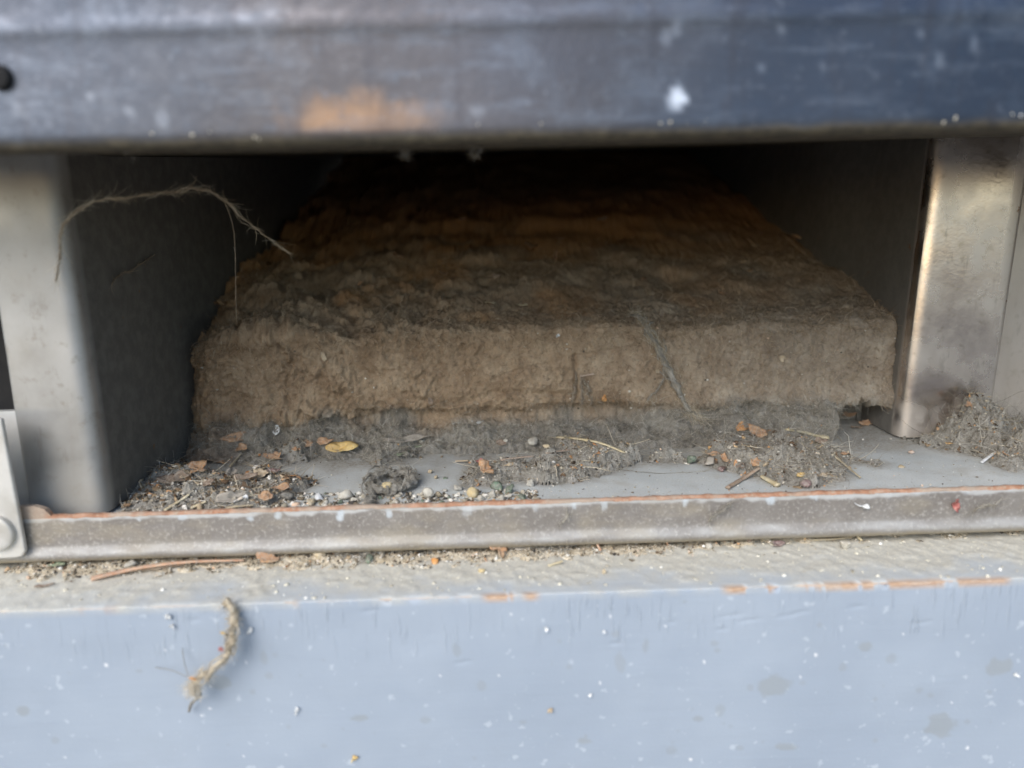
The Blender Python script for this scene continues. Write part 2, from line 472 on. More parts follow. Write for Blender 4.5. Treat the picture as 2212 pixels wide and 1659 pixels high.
def scraps(P, size, parent, mat='scrap', tint=None):
    """tiny bent bits of leaf and husk, too small to count"""
    n = len(P); q = np.linspace(0, 2 * math.pi, 7, endpoint=False)
    el = .35 + .5 * rng.random((n, 1))
    r_ = size[:, None] * (.7 + .6 * rng.random((n, 7)))
    x, y = np.cos(q)[None] * r_, np.sin(q)[None] * r_ * el
    z = (rng.random((n, 1)) - .3) * x * x / size[:, None] + .15 * size[:, None] * rng.normal(size=(n, 7))
    L = np.stack([x, y, z], -1); L = np.concatenate([L, np.zeros((n, 1, 3))], 1)
    Q = rng.normal(size=(n, 3, 3)) * np.array([1, 1, .45]); e1 = unit(Q[:, 0]); e3 = unit(np.cross(e1, unit(Q[:, 1] + [0, .2, 0]))); e3 = np.where(e3[:, 2:] < 0, -e3, e3); e2 = np.cross(e3, e1)
    V = L[..., :1] * e1[:, None] + L[..., 1:2] * e2[:, None] + L[..., 2:] * e3[:, None]
    V2 = V - e3[:, None] * .00006
    A = np.concatenate([V, V2], 1) + P[:, None] + np.array([0, 0, .25]) * size[:, None, None]
    f = []
    for k in range(7):
        j = (k + 1) % 7; f += [(7, k, j), (15, 8 + j, 8 + k), (k, 8 + k, j), (j, 8 + k, 8 + j)]
    F = (np.array(f)[None] + (np.arange(n) * 16)[:, None, None]).reshape(-1, 3)
    if tint is None: tint = rng.random(n)
    o = mesh_obj('litter_scrap', A.reshape(-1, 3), F, MT[mat], parent, False, {'tint': np.repeat(tint, 16)})
    o['kind'] = 'stuff'
    return o
SURF, CLUMPS = [], []
def stone(name, p, size, mat, label, cat='stone', flat=.75, seed=0, group=None, sub=2, stretch=(1, .85)):
    """angular pebble resting with its base at p"""
    V0, F0 = (ICO2 if sub == 2 else ICO3)
    r = np.random.default_rng(seed + 100)
    V = V0.copy()
    for _ in range(9):                                       # chop facets
        nrm = unit(r.normal(size=3)); dd = .35 * (sub == 3) + .36 + .34 * r.random()
        h = V @ nrm; V = V - np.outer(np.maximum(h - dd, 0), nrm)
    V *= (1.25 + (.24 if sub == 2 else .05) * fbm(V0[:, 0] * 1.9 + seed, V0[:, 1] * 1.9, V0[:, 2] * 1.9, 2))[:, None]
    a = r.random() * 6.283
    V = V * np.array([stretch[0], stretch[1], flat]) * size
    V = np.stack([V[:, 0] * math.cos(a) - V[:, 1] * math.sin(a), V[:, 0] * math.sin(a) + V[:, 1] * math.cos(a), V[:, 2]], 1)
    V[:, 2] -= V[:, 2].min() + size * .06
    o = mesh_obj(name, V, F0, mat, None, False)
    o.location = p
    return tag(o, label, cat, group)
def smooth_path(pts, n):
    pts = np.array(pts, float); t = np.linspace(0, len(pts) - 1, n)
    i = np.clip(np.floor(t).astype(int), 0, len(pts) - 2); f = (t - i)[:, None]
    p0, p1, p2, p3 = pts[np.maximum(i - 1, 0)], pts[i], pts[i + 1], pts[np.minimum(i + 2, len(pts) - 1)]
    return .5 * ((2 * p1) + (-p0 + p2) * f + (2 * p0 - 5 * p1 + 4 * p2 - p3) * f ** 2 + (-p0 + 3 * p1 - 3 * p2 + p3) * f ** 3)
def tube(name, pts, rad, mat, parent=None, n=24, sides=8, taper=(1, 1), flat=1.0, rough=0.0, seed=0, attrs=None, profile=None):
    P = smooth_path(pts, n); T = unit(np.gradient(P, axis=0))
    ref = np.array([0, 0, 1.0]); A = np.cross(T, ref); A = np.where(np.linalg.norm(A, axis=1, keepdims=True) < .1, np.cross(T, [0, 1.0, 0]), A)
    A = unit(A); B = np.cross(A, T)
    r = rad * np.linspace(taper[0], taper[1], n)
    if profile is not None: r = rad * profile(np.linspace(0, 1, n))
    q = np.linspace(0, 2 * math.pi, sides, endpoint=False)
    rr = r[:, None] * np.ones((1, sides))
    if rough:
        rr = rr * (1 + rough * fbm(np.arange(n)[:, None] * .55 + seed, np.cos(q)[None] * 1.5, np.sin(q)[None] * 1.5, 3))
    V = P[:, None] + rr[..., None] * (A[:, None] * np.cos(q)[None, :, None] + B[:, None] * (np.sin(q) * flat)[None, :, None])
    V = V.reshape(-1, 3); F = []
    for i in range(n - 1):
        for k in range(sides):
            F.append((i * sides + k, i * sides + (k + 1) % sides, (i + 1) * sides + (k + 1) % sides, (i + 1) * sides + k))
    F.append(tuple(range(sides))[::-1]); F.append(tuple(range((n - 1) * sides, n * sides)))
    return mesh_obj(name, V, F, mat, parent, True, attrs)
def flake(name, p, lx, ly, rotz, tilt, mat, label=None, cat=None, group=None, parent=None, seed=0, curl=.5, jag=.25, point=0.0, th=.00012, basis=None):
    """dry leaf / bark / petal scrap: a curled irregular sheet with thickness"""
    nr, na = 4, 22
    lx, ly, jag = lx * .72, ly * .72, jag * 1.6
    q = np.linspace(0, 2 * math.pi, na, endpoint=False)
    rad = 1 + jag * fbm(np.cos(q) * 1.4 + seed * 3.1, np.sin(q) * 1.4, seed * 1.7 + 0 * q, 3)
    if point: rad = rad * (1 - point * np.abs(np.sin(q)) ** 1.0 * np.abs(np.cos(q)) ** .5)
    V = [[0, 0, 0]]
    for i in range(1, nr + 1):
        f = i / nr
        for a, r in zip(q, rad): V.append([lx * f * r * math.cos(a), ly * f * r * math.sin(a), 0])
    V = np.array(V)
    u, v = V[:, 0] / lx, V[:, 1] / ly
    V[:, 2] = curl * (ly * .55 * v * v + lx * .18 * u * u) + .42 * ly * fbm(u * 1.6 + seed, v * 1.6, seed + 0 * u, 3)
    n1 = len(V)
    Vb = V.copy(); Vb[:, 2] -= th
    F = []
    for k in range(na): F.append((0, 1 + k, 1 + (k + 1) % na))
    for i in range(nr - 1):
        for k in range(na):
            a, b = 1 + i * na + k, 1 + i * na + (k + 1) % na
            F.append((a, a + na, b + na, b))
    F2 = F + [tuple(x + n1 for x in f[::-1]) for f in F]
    o0 = 1 + (nr - 1) * na
    for k in range(na):
        a, b = o0 + k, o0 + (k + 1) % na
        F2.append((b, a, a + n1, b + n1))
    V = np.vstack([V, Vb])
    m = Matrix.Rotation(rotz, 3, 'Z') @ Matrix.Rotation(tilt, 3, 'X')
    if basis is not None: m = basis @ m
    V = V @ np.array(m).T
    if basis is None: V[:, 2] -= V[:, 2].min()
    o = mesh_obj(name, V, F2, mat, parent, True)
    o.location = p
    return tag(o, label, cat, group)
WALL = Matrix(((1, 0, 0), (0, 0, -1), (0, 1, 0)))              # lays a flake against a face that looks towards -Y

def inside(poly, x, y):
    c = np.zeros(x.shape, bool); n = len(poly)
    for i in range(n):
        x0, y0 = poly[i]; x1, y1 = poly[(i + 1) % n]
        k = ((y0 > y) != (y1 > y)) & (x < (x1 - x0) * (y - y0) / (y1 - y0 + 1e-15) + x0)
        c ^= k
    return c
def pdist(poly, x, y):
    d = np.full(x.shape, 1e9); n = len(poly)
    for i in range(n):
        a, b = np.array(poly[i]), np.array(poly[(i + 1) % n]); ab = b - a
        t = np.clip(((x - a[0]) * ab[0] + (y - a[1]) * ab[1]) / (ab @ ab + 1e-15), 0, 1)
        d = np.minimum(d, np.hypot(x - a[0] - t * ab[0], y - a[1] - t * ab[1]))
    return np.where(inside(poly, x, y), d, -d)

def clump(name, outline, z0, H, label, nf=900, nc=150, edge=.004, res=.0003, seed=0, flen=.004, mat='lint', fib='fibre', cat='dust clump', jag=.0014, warp=None, sagf=.3, frad=.00006, ns=0, ss=.0009):
    """matted mound of lint on a surface: outline is a list of points on it"""
    poly = [tuple(q[:2]) for q in outline]
    xs, ys = [q[0] for q in poly], [q[1] for q in poly]
    X = np.arange(min(xs) - .002, max(xs) + .002, res); Y = np.arange(min(ys) - .002, max(ys) + .002, res)
    gx, gy = np.meshgrid(X, Y, indexing='ij')
    d = pdist(poly, gx, gy) + jag * fbm(gx * 330, gy * 330, seed + 0 * gx, 4, .6)
    lump = .62 + .5 * fbm(gx * 160 + seed, gy * 160, 3.0 + 0 * gx, 3) + .16 * fbm(gx * 900, gy * 900, seed + 0 * gx, 3, .6)
    h = H * np.clip(d / edge, 0, 1) ** .75 * np.clip(lump, .12, 1.5) + .00016 * fbm(gx * 2600, gy * 2600, 0 * gx, 2)
    if warp is not None: h = h + warp(gx, gy) * np.clip(d / edge, 0, 1)
    h = np.where(d > 0, np.maximum(h, .0001), -.0006)
    keep = d > -res * 1.6
    idx = -np.ones(gx.shape, int); idx[keep] = np.arange(keep.sum())
    V = np.stack([gx[keep], gy[keep], z0 + h[keep]], 1)
    V[:, :2] += rng.normal(size=(len(V), 2)) * res * .3
    c = np.stack([idx[:-1, :-1], idx[1:, :-1], idx[1:, 1:], idx[:-1, 1:]], -1).reshape(-1, 4)
    F = c[(c >= 0).all(1)]
    t = thing(name, label, cat)
    mesh_obj('matted_dust', V, F, MT[mat], t, True, {'grey': np.ones(len(V))})
    ins = np.argwhere(d > -.0003)
    CLUMPS.append((poly, z0))
    pick = ins[rng.integers(0, len(ins), nf)]
    P = np.stack([gx[pick[:, 0], pick[:, 1]], gy[pick[:, 0], pick[:, 1]], z0 + np.maximum(h[pick[:, 0], pick[:, 1]], 0)], 1)
    D = rng.normal(size=(nf, 3)); D[:, 2] = np.abs(D[:, 2]) * .22
    fibres('fibre_fuzz', P, D, flen * (.25 + 2.2 * rng.random(nf) ** 3), frad * (.35 + 1.1 * rng.random(nf) ** 2), MT[fib], t, 1.25, 5, sag=sagf * .5)
    if nc:
        pick = ins[rng.integers(0, len(ins), nc)]
        P = np.stack([gx[pick[:, 0], pick[:, 1]], gy[pick[:, 0], pick[:, 1]], z0 + np.maximum(h[pick[:, 0], pick[:, 1]], 0) + .0001], 1)
        crumbs('crumb', P, .00015 + .00035 * rng.random(nc) ** 2, MT['crumb'], t)
    if ns:
        pick = ins[rng.integers(0, len(ins), ns)]
        P = np.stack([gx[pick[:, 0], pick[:, 1]], gy[pick[:, 0], pick[:, 1]], z0 + np.maximum(h[pick[:, 0], pick[:, 1]], 0)], 1)
        scraps(P, ss * (.3 + rng.random(ns) ** 2), t, tint=rng.random(ns) ** 1.25 * .97)
        k_ = ns // 3; D = rng.normal(size=(k_, 3)); D[:, 2] = .12 * np.abs(D[:, 2])
        fibres('straw_bits', P[:k_] + np.array([0, 0, .0004]), D, .002 + .006 * rng.random(k_) ** 2, .00006 + .00007 * rng.random(k_), MT['fibre_tan'], t, .12, 4)
    SURF.append((V, F))
    return t
def strand(name, pts, rad, label, nf=200, flen=.003, cat='cobweb', mat='dust', fib='fibre', n=60, flat=.7, profile=None, group=None, seed=0, jit=1.2):
    t = thing(name, label, cat, group)
    k = 8
    P = smooth_path(pts, n); q_ = np.linspace(0, 1, n) * n * .22
    P = P + jit * rad * np.stack([fbm(q_, 0 * q_ + seed, 0 * q_, 3, .7), fbm(q_, 0 * q_ + seed, 0 * q_ + 9, 3, .7), fbm(q_, 0 * q_ + 5 + seed, 0 * q_, 3, .7)], 1)
    pts = P
    tube('strand', pts, rad, MT[mat], t, n, k, flat=flat, rough=.3, seed=seed, attrs={'grey': np.full(n * k, .5)}, profile=profile)
    if rad > .00015:
        for e_ in range(4):
            r2 = rng.normal(size=3) * 7; q2 = np.linspace(0, 1, n) * (6 + 5 * rng.random())
            off = np.stack([fbm(q2 + r2[0], 0 * q2, 0 * q2 + e_, 3, .6), fbm(q2 + r2[1], 0 * q2, 0 * q2 + e_, 3, .6), fbm(q2 + r2[2], 0 * q2, 0 * q2 + e_, 3, .6)], 1)
            a_, b_ = sorted(rng.integers(0, n, 2)); b_ = min(n, max(b_, a_ + n // 3)); a_ = max(0, min(a_, b_ - 8))
            tube('thread', P[a_:b_] + off[a_:b_] * max(rad * 2.0, .0005), max(.00005, rad * .22), MT[mat], t, b_ - a_, 5, rough=.3, attrs={'grey': np.full((b_ - a_) * 5, .5)})
    if nf:
        i = rng.integers(0, n, nf)
        T = unit(np.gradient(P, axis=0))[i]
        D = T * rng.choice([-1, 1], (nf, 1)) + rng.normal(size=(nf, 3)) * .08
        fibres('fibre_fuzz', P[i] + rng.normal(size=(nf, 3)) * rad * .8, D, flen * (.5 + 1.5 * rng.random(nf) ** 2), .00004 * (.4 + rng.random(nf)), MT[fib], t, .2, 6)
    return t

# ================================================================== STRUCTURE
# ground in front of the board, far below the frame
gx = np.linspace(-9, 9, 40); gy = np.linspace(-16, .5, 40)
A, B = np.meshgrid(gx, gy, indexing='ij')
tag(mesh_obj('ground', np.stack([A, B, -.42 + .004 * fbm(A * 2, B * 2, 0 * A, 2)], -1).reshape(-1, 3), grid_faces(40, 40), MT['paving']), kind='structure')

# recess floor
X = np.linspace(-.16, .26, 420); Y = np.linspace(.0025, .26, 200)
A, B = np.meshgrid(X, Y, indexing='ij')
FLX, FLY = A, B
rf = tag(mesh_obj('recess_floor', np.stack([A, B, .00018 * fbm(A * 120, B * 120, 0 * A, 3)], -1).reshape(-1, 3), grid_faces(420, 200), MT['floor']),
    'grey painted floor of the recess, dusty and littered', kind='structure')
# back, far sides of the housing behind the posts
def slab(name, x0, x1, y0, y1, z0, z1, mat, kind='structure', parent=None):
    V = [(x, y, z) for x in (x0, x1) for y in (y0, y1) for z in (z0, z1)]
    F = [(0, 1, 3, 2), (4, 6, 7, 5), (0, 4, 5, 1), (2, 3, 7, 6), (0, 2, 6, 4), (1, 5, 7, 3)]
    o = mesh_obj(name, V, F, mat, parent, False)
    if kind: o['kind'] = kind
    return o
slab('back_wall', -.17, .27, .5605, .57, -.012, .2, MT['recess'])
slab('side_wall', -.1705, -.1605, .012, .56, -.012, .2, MT['recess'])
slab('side_wall', .2605, .2705, .012, .56, -.012, .2, MT['recess'])

# ------------------------------------------------------------------ hood
hood = thing('metal_hood', 'dark blue grey weathered metal hood across the top, out of focus', 'metal hood')
prof = bend([(Y_HOOD, .23), (Y_HOOD, Z_HOOD), (Y_HOOD + .0065, Z_HOOD - .0002), (Y_HOOD + .0072, Z_HOOD + .0062), (.03, Z_HOOD + .0062), (.5595, Z_HOOD + .057)], .0026, 9)
prof = refine(prof, .0012)
prof = prof[(prof[:, 0] < .0) | (np.arange(len(prof)) % 9 == 0)]
loop = sheet(prof, .0012, -1)
seamz = ony(1106, 42, Y_HOOD)[2]
hspots = [(1465, 212, 22, 24), (1030, 245, 17, 13), (1440, 78, 16, 20), (1460, 62, 14, 14), (560, 75, 9, 9), (2030, 130, 12, 14), (2105, 95, 12, 14), (1990, 72, 9, 9), (1790, 330, 10, 10), (280, 240, 14, 12),
          (40, 240, 18, 14), (350, 255, 16, 16), (195, 420 / 2, 12, 12), (1780, 150, 10, 9), (1690, 62, 10, 8), (1645, 145, 9, 9), (1140, 225, 8, 7)]
HS = [(ony(a, b, Y_HOOD), c * .000085, d * .000085) for a, b, c, d in hspots]
def hood_fn(V):
    front = (np.abs(V[..., 1] - Y_HOOD) < .004) & (V[..., 2] > Z_HOOD + .0025)
    z = V[..., 2]
    off = -.00035 * np.exp(-((z - seamz) / .0011) ** 2) + .0001 * sstep(seamz, seamz + .003, z)
    V[..., 1] += np.where(front, off, 0)
    V[..., 1] += .0005 * fbm(V[..., 0] * 25, z * 25, 0 * z, 2) * (V[..., 1] < .01)
    return V
def hood_attr(V):
    s = np.zeros(V.shape[:2])
    for (p, a, b) in HS:
        q = np.hypot((V[..., 0] - p[0]) / a, (V[..., 2] - p[2]) / b) + .25 * vnoise(V[..., 0] * 900, V[..., 2] * 900, 0)
        s = np.maximum(s, (1 - sstep(.35, 1.2, q)) * (V[..., 1] < Y_HOOD + .01) * (1. if a > .0016 and p[0] > .03 else .16))
    x, z = V[..., 0], V[..., 2]
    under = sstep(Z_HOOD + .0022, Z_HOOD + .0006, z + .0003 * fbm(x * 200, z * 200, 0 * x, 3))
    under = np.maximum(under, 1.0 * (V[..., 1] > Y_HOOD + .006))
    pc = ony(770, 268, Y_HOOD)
    orange_refl = (1 - sstep(.3, 1.2, np.hypot((x - pc[0]) / .0130, (z - pc[2]) / .0052) + .3 * fbm(x * 350, z * 350, 0 * x, 3))) * sstep(Z_HOOD + .001, Z_HOOD + .003, z)  # patch where the orange reflection is painted on
    warm_refl = (1 - sstep(.02, .06, np.abs(x + .02 + .02 * fbm(x * 20, z * 30, 0 * x, 3)))) * .8  # middle band that carries the painted brownish reflection
    return {'spot': s, 'under': under, 'orange_reflection': orange_refl * .38, 'warm_reflection': warm_refl}
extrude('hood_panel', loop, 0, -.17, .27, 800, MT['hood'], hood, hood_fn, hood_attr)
# pale flecks of lint caught along the hood's lower bend
n = 70
P = np.stack([rng.uniform(-.11, .12, n), np.full(n, Y_HOOD - .0005) + rng.random(n) * .003, Z_HOOD + rng.uniform(.0008, .0026, n)], 1)
P[:, 1] = Y_HOOD + .0002 + np.clip((Z_HOOD + .0022 - P[:, 2]) * .6, 0, .002)
crumbs('lint_fleck', P, .00012 + .0003 * rng.random(n) ** 2, MT['pale_crumb'], hood, flat=1.0)
sp = ony(2, 168, Y_HOOD)
scr = tube('screw_head', [sp + [0, .0005, 0], sp + [0, -.0009, 0], sp + [0, -.0012, 0]], .0022, MT['dark_gap'], hood, 5, 20, (1, .8))

# ------------------------------------------------------------------ left post
lp = thing('metal_post', 'dull steel post at the left with rounded bend, nearer the viewer', 'metal post')
xl = ony(28, 880, Y_LPOST)[0]
prof = bend([(xl, Y_LPOST + .012), (xl, Y_LPOST), (X_LPOST, Y_LPOST), (X_LPOST - .001, .5595)], .0045, 10)
prof[:3] = prof[:3]
pr = bend([(xl, Y_LPOST + .012), (xl, Y_LPOST), (xl + .01, Y_LPOST)], .001, 5)
prof = np.vstack([pr[:-1], bend([(xl + .01, Y_LPOST), (X_LPOST, Y_LPOST), (X_LPOST - .001, .5595)], .0045, 12)])
prof = refine(prof, .002); prof = prof[(prof[:, 1] < .03) | (np.arange(len(prof)) % 8 == 0)]
loop = sheet(prof, .0010, -1)
def lp_fn(V):
    V[..., 2] += np.clip((V[..., 1] - .03) / .53, 0, 1) * .05 * (V[..., 2] / .0888)
    V[..., 1] += .0004 * fbm(V[..., 0] * 40, V[..., 2] * 40, 0 * V[..., 0], 2) * (V[..., 1] < .02) * (V[..., 0] < 0)
    return V
def lp_attr(V):
    d = .25 + .5 * fbm(V[..., 0] * 70, V[..., 1] * 70, V[..., 2] * 70, 3)
    d = np.clip(d, 0, 1) * .5
    d = np.maximum(d, .75 * sstep(.02, .0, V[..., 2] + .006 * fbm(V[..., 0] * 200, V[..., 1] * 200, V[..., 2] * 200, 3)))
    g = sstep(Y_LPOST + .0032, Y_LPOST + .0062, V[..., 1] + .0006 * fbm(V[..., 0] * 200, V[..., 1] * 200, V[..., 2] * 200, 3)) * (V[..., 0] > X_LPOST - .01)  # darker colour starts at the bend into the recess
    return {'dirt': d, 'inner_dark': g}
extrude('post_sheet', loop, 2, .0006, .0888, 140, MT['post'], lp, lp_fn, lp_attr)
# near-black plate put in for the shade in the gap left of the post
slab('gap_shade', -.16, xl + .006, Y_LPOST + .014, Y_LPOST + .018, .0006, .0812, MT['dark_gap'], None, lp)
# pale tab below the gap
tp = ony(30, 890, Y_LPOST)
slab('lower_tab', -.16, xl - .0003, Y_LPOST + .001, Y_LPOST + .003, .0006, tp[2], MT['bracket_metal'], None, lp)

# ------------------------------------------------------------------ mullion (right post)
mu = thing('metal_post', 'shiny steel post at the right, set back beside the block', 'metal post')
xr = ony(2135, 860, Y_MUL)[0]
ztop = ony(2100, 300, Y_MUL)[2]
prof = np.vstack([bend([(X_MUL + .0015, .5595), (X_MUL, Y_MUL), (X_MUL + .012, Y_MUL)], .0028, 10)[:-1],
                  bend([(X_MUL + .012, Y_MUL), (xr, Y_MUL), (xr + .003, Y_MUL + .012)], .0018, 8)[:-1],
                  bend([(xr + .003, Y_MUL + .012), (xr + .0035, Y_MUL + .016), (xr + .06, Y_MUL + .017)], .001, 5)])
prof = refine(prof, .002); prof = prof[(prof[:, 1] < Y_MUL + .03) | (np.arange(len(prof)) % 8 == 0)]
loop = sheet(prof, .0010, 1)
def mu_attr(V):
    d = .03 + .15 * fbm(V[..., 0] * 90, V[..., 1] * 90, V[..., 2] * 90, 4)
    d = np.clip(d, 0, .15)
    d = np.maximum(d, .8 * sstep(.014, .0, V[..., 2] + .006 * fbm(V[..., 0] * 200, V[..., 1] * 200, V[..., 2] * 200, 3)))
    d = np.maximum(d, .5 * (V[..., 0] > xr + .0006))
    g = .95 * sstep(Y_MUL + .003, Y_MUL + .005, V[..., 1]) * (V[..., 0] < X_MUL + .004)  # darker colour on the side that runs back into the recess
    return {'dirt': d, 'inner_dark': g}
def mu_fn(V):
    V = lp_fn(V); V[..., 0] += np.clip(V[..., 2], 0, .1) * .043 * (V[..., 1] < Y_MUL + .05)   # the post leans slightly outwards
    return V
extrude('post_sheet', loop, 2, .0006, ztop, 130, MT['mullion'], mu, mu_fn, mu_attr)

# ------------------------------------------------------------------ sill channel (lip)
ch = thing('sill_channel', 'dull metal sill lip with rusty orange top edge and pale drips', 'sill lip')
xc0 = -.155
prof = bend([(.0012, .0026), (Y_LIP, .0026), (Y_LIP, Z_LIPB + .0004), (.004, Z_LIPB - .0004), (.02, Z_LIPB - .0004)], .0002, 3)
prof = np.vstack([[(.0022, -.004), (.0022, .0026), (.0000, .0026)],
                  bend([(0.0, .0025), (-.0002, -.0045), (-.0012, -.0066), (-.0004, Z_LIPB), (.010, Z_LIPB - .0002)], .0016, 7)])
prof = refine(prof, .00035)
drips = [(395, 1118, 10, 8), (735, 1112, 9, 14), (1010, 1103, 12, 17), (1155, 1094, 9, 10), (2085, 1062, 9, 8), (1665, 1078, 10, 12), (1760, 1070, 10, 12), (1920, 1066, 10, 12), (1305, 1090, 7, 16), (840, 1108, 7, 14), (1480, 1085, 6, 13), (600, 1112, 9, 10), (1240, 1091, 6, 8), (540, 1120, 7, 7), (300, 1122, 6, 5), (1990, 1064, 12, 5), (2180, 1054, 10, 6)]
DR = [(ony(a, b, Y_LIP), c * .000113, d * .000113) for a, b, c, d in drips]
def ch_fn(V):
    V[..., 1] += .00018 * fbm(V[..., 0] * 60, V[..., 2] * 150, 0 * V[..., 0], 3) * (V[..., 1] < .001)
    return V
def ch_attr(V):
    z, x = V[..., 2], V[..., 0]
    fr = V[..., 1] < .0008
    pale = fr * (.5 * np.exp(-((z + .0058) / .0016) ** 2) * (.75 + .5 * fbm(x * 180, z * 600, 0 * x, 3)) + .85 * sstep(.0016, .0022, z + .0006 * fbm(x * 260, z * 300, 0 * x, 3)))
    dr = np.zeros(x.shape)
    for p, a, b in DR:
        q = np.hypot((x - p[0]) / a, (z - p[2]) / b) + .35 * vnoise(x * 1500, z * 1500, 0)
        dr = np.maximum(dr, (1 - sstep(.6, 1.15, q)) * fr)
    dirt = sstep(-.0066, -.0084, z) * .7 + .35 * np.clip(fbm(x * 90, z * 200, 3 + 0 * x, 4), 0, 1)
    return {'pale': np.clip(pale, 0, 1), 'drip': dr * (.55 + .4 * vnoise(x * 55, 0 * x, 0 * x)), 'dirt': np.clip(dirt, 0, 1)}
extrude('lip_sheet', prof, 0, xc0, .25, 900, MT['channel'], ch, ch_fn, ch_attr)
# rusted raw top edge
xn = ony(108, 1110, 0)[0]
X = np.linspace(xn, .25, 900)
lp_ = np.array([(-.0001, .00262), (.0001, .0031), (.0006, .00335), (.0013, .0033), (.0018, .0030), (.0019, .00262)])
V = np.zeros((6, 900, 3)); V[..., 0] = X[None]; V[..., 1] = lp_[:, :1]; V[..., 2] = lp_[:, 1:]
V[..., 2] += .00014 * fbm(V[..., 0] * 500, V[..., 1] * 900, V[..., 2] * 0, 3); V[..., 1] += .00008 * fbm(V[..., 0] * 700, V[..., 2] * 0, V[..., 2] * 0, 2)
mesh_obj('rusty_edge', V.reshape(-1, 3), grid_faces(6, 900), MT['rust'], ch)
# raised end of the lip left of the notch, with its small curved shoulder
pts = bend([(-.155, .0025), (-.155, .0058), (xn - .0035, .0058), (xn - .0012, .0050), (xn + .0004, .0028), (xn + .0012, .0025)], .0008, 4)
m = len(pts)
V = np.vstack([np.c_[pts[:, 0], np.full(m, .00005), pts[:, 1]], np.c_[pts[:, 0], np.full(m, .0015), pts[:, 1]]])
F = [tuple(range(m))[::-1], tuple(range(m, 2 * m))] + [(k, k + 1, m + k + 1, m + k) for k in range(m - 1)]
mesh_obj('raised_end', V, F, MT['rust'], ch, False)

# ------------------------------------------------------------------ bracket with rivet, lower left
br = thing('corner_bracket', 'pale metal bracket plate with round rivet at the lower left edge', 'bracket')
Yb = -.0026
pts = [ony(a, b, Yb) for a, b in ((-260, 905), (2, 905), (52, 1178), (54, 1192), (47, 1203), (30, 1206), (-260, 1224))]
pts = np.array([(p[0], p[2]) for p in pts])
m = len(pts)
V = np.vstack([np.c_[pts[:, 0], np.full(m, Yb), pts[:, 1]], np.c_[pts[:, 0], np.full(m, Yb + .0013), pts[:, 1]]])
F = [tuple(range(m)), tuple(range(m, 2 * m))[::-1]] + [(k, m + k, m + (k + 1) % m, (k + 1) % m) for k in range(m)]
o = mesh_obj('plate', V, F, MT['bracket_metal'], br, False)
bv = o.modifiers.new('bevel', 'BEVEL'); bv.width = .0004; bv.segments = 2; bv.limit_method = 'ANGLE'
rv = ony(-6, 1150, Yb)
tube('rivet', [rv + [0, .0002, 0], rv + [0, -.0008, 0], rv + [0, -.0014, 0], rv + [0, -.0016, 0]], .0044, MT['bracket_metal'], br, 10, 28,
     profile=lambda t: np.where(t < .35, 1.0, np.sqrt(np.clip(1 - ((t - .35) / .66) ** 2, 0.02, 1))))

# ------------------------------------------------------------------ painted board
bd = thing('painted_board', 'blue grey painted wooden board with dusty ledge and chipped orange edge', 'board')
nx = 950
xb = np.linspace(-.165, .2, nx)
prof = np.vstack([refine(np.array([(.028, Z_LEDGE), (Y_BOARD + .002, Z_LEDGE)]), .0006), bend([(Y_BOARD + .002, Z_LEDGE), (Y_BOARD, Z_LEDGE), (Y_BOARD, Z_LEDGE - .002)], .0003, 5),
                  refine(np.array([(Y_BOARD, Z_LEDGE - .002), (Y_BOARD, -.066)]), .00042)[1:], [(Y_BOARD, -.075), (Y_BOARD, -.1), (.028, -.1)]])
m = len(prof)
V = np.zeros((m, nx, 3)); V[..., 0] = xb[None]; V[..., 1] = prof[:, :1]; V[..., 2] = prof[:, 1:]
x, y, z = V[..., 0].copy(), V[..., 1].copy(), V[..., 2].copy()
front = (np.abs(y - Y_BOARD) < .0004) & (z < Z_LEDGE - .0003)
stain = np.zeros(x.shape); white = np.zeros(x.shape); chip = np.zeros(x.shape)
stains = [(1672, 1482, 36, 26), (2158, 1440, 28, 23), (2036, 1567, 32, 28), (1555, 1535, 10, 16), (1510, 1553, 13, 8), (1870, 1395, 14, 12), (1550, 1405, 7, 5), (1985, 1490, 7, 6), (2010, 1502, 8, 6), (2138, 1494, 7, 6),
          (1735, 1475, 8, 5), (570, 1420, 8, 18), (1925, 1420, 11, 12), (1820, 1440, 8, 9), (1395, 1395, 7, 16), (1330, 1370, 8, 6), (1340, 1430, 11, 24), (1620, 1485, 9, 9), (775, 1550, 20, 8), (1260, 1600, 18, 10), (1265, 1590, 6, 6),
          (50, 1535, 14, 12), (470, 1475, 26, 18), (580, 1460, 9, 8), (920, 1555, 10, 8), (985, 1405, 12, 16), (1230, 1440, 8, 8), (1040, 1480, 9, 14), (1450, 1620, 12, 10), (1700, 1612, 26, 9), (1890, 1600, 8, 7), (2090, 1560, 7, 6), (1130, 1560, 8, 6),
          (1545, 1390, 9, 6), (1480, 1300, 6, 5), (1210, 1385, 6, 5), (1770, 1350, 6, 5), (1890, 1510, 6, 6), (545, 1495, 7, 6), (300, 1450, 8, 6), (120, 1600, 9, 7), (700, 1610, 8, 6), (1600, 1615, 9, 8)]
for a, b, ww, hh in stains:
    p = ony(a, b, Y_BOARD); s = pxs(p)
    q = np.hypot((x - p[0]) / (ww * s), (z - p[2]) / (hh * s)) + .30 * fbm(x * 500, z * 500, 0 * x, 3)
    stain = np.maximum(stain, (1 - sstep(.8, 1.12, q)) * front * (.85 if ww > 12 else .55))
for _ in range(70):
    p = ony(rng.uniform(0, 2212), 1320 + 330 * rng.random(), Y_BOARD); r_ = .0001 + .0005 * rng.random() ** 2
    q = np.hypot((x - p[0]) / r_, (z - p[2]) / r_) + .25 * vnoise(x * 900, z * 900, 0)
    stain = np.maximum(stain, (1 - sstep(.7, 1.2, q)) * front * .4)
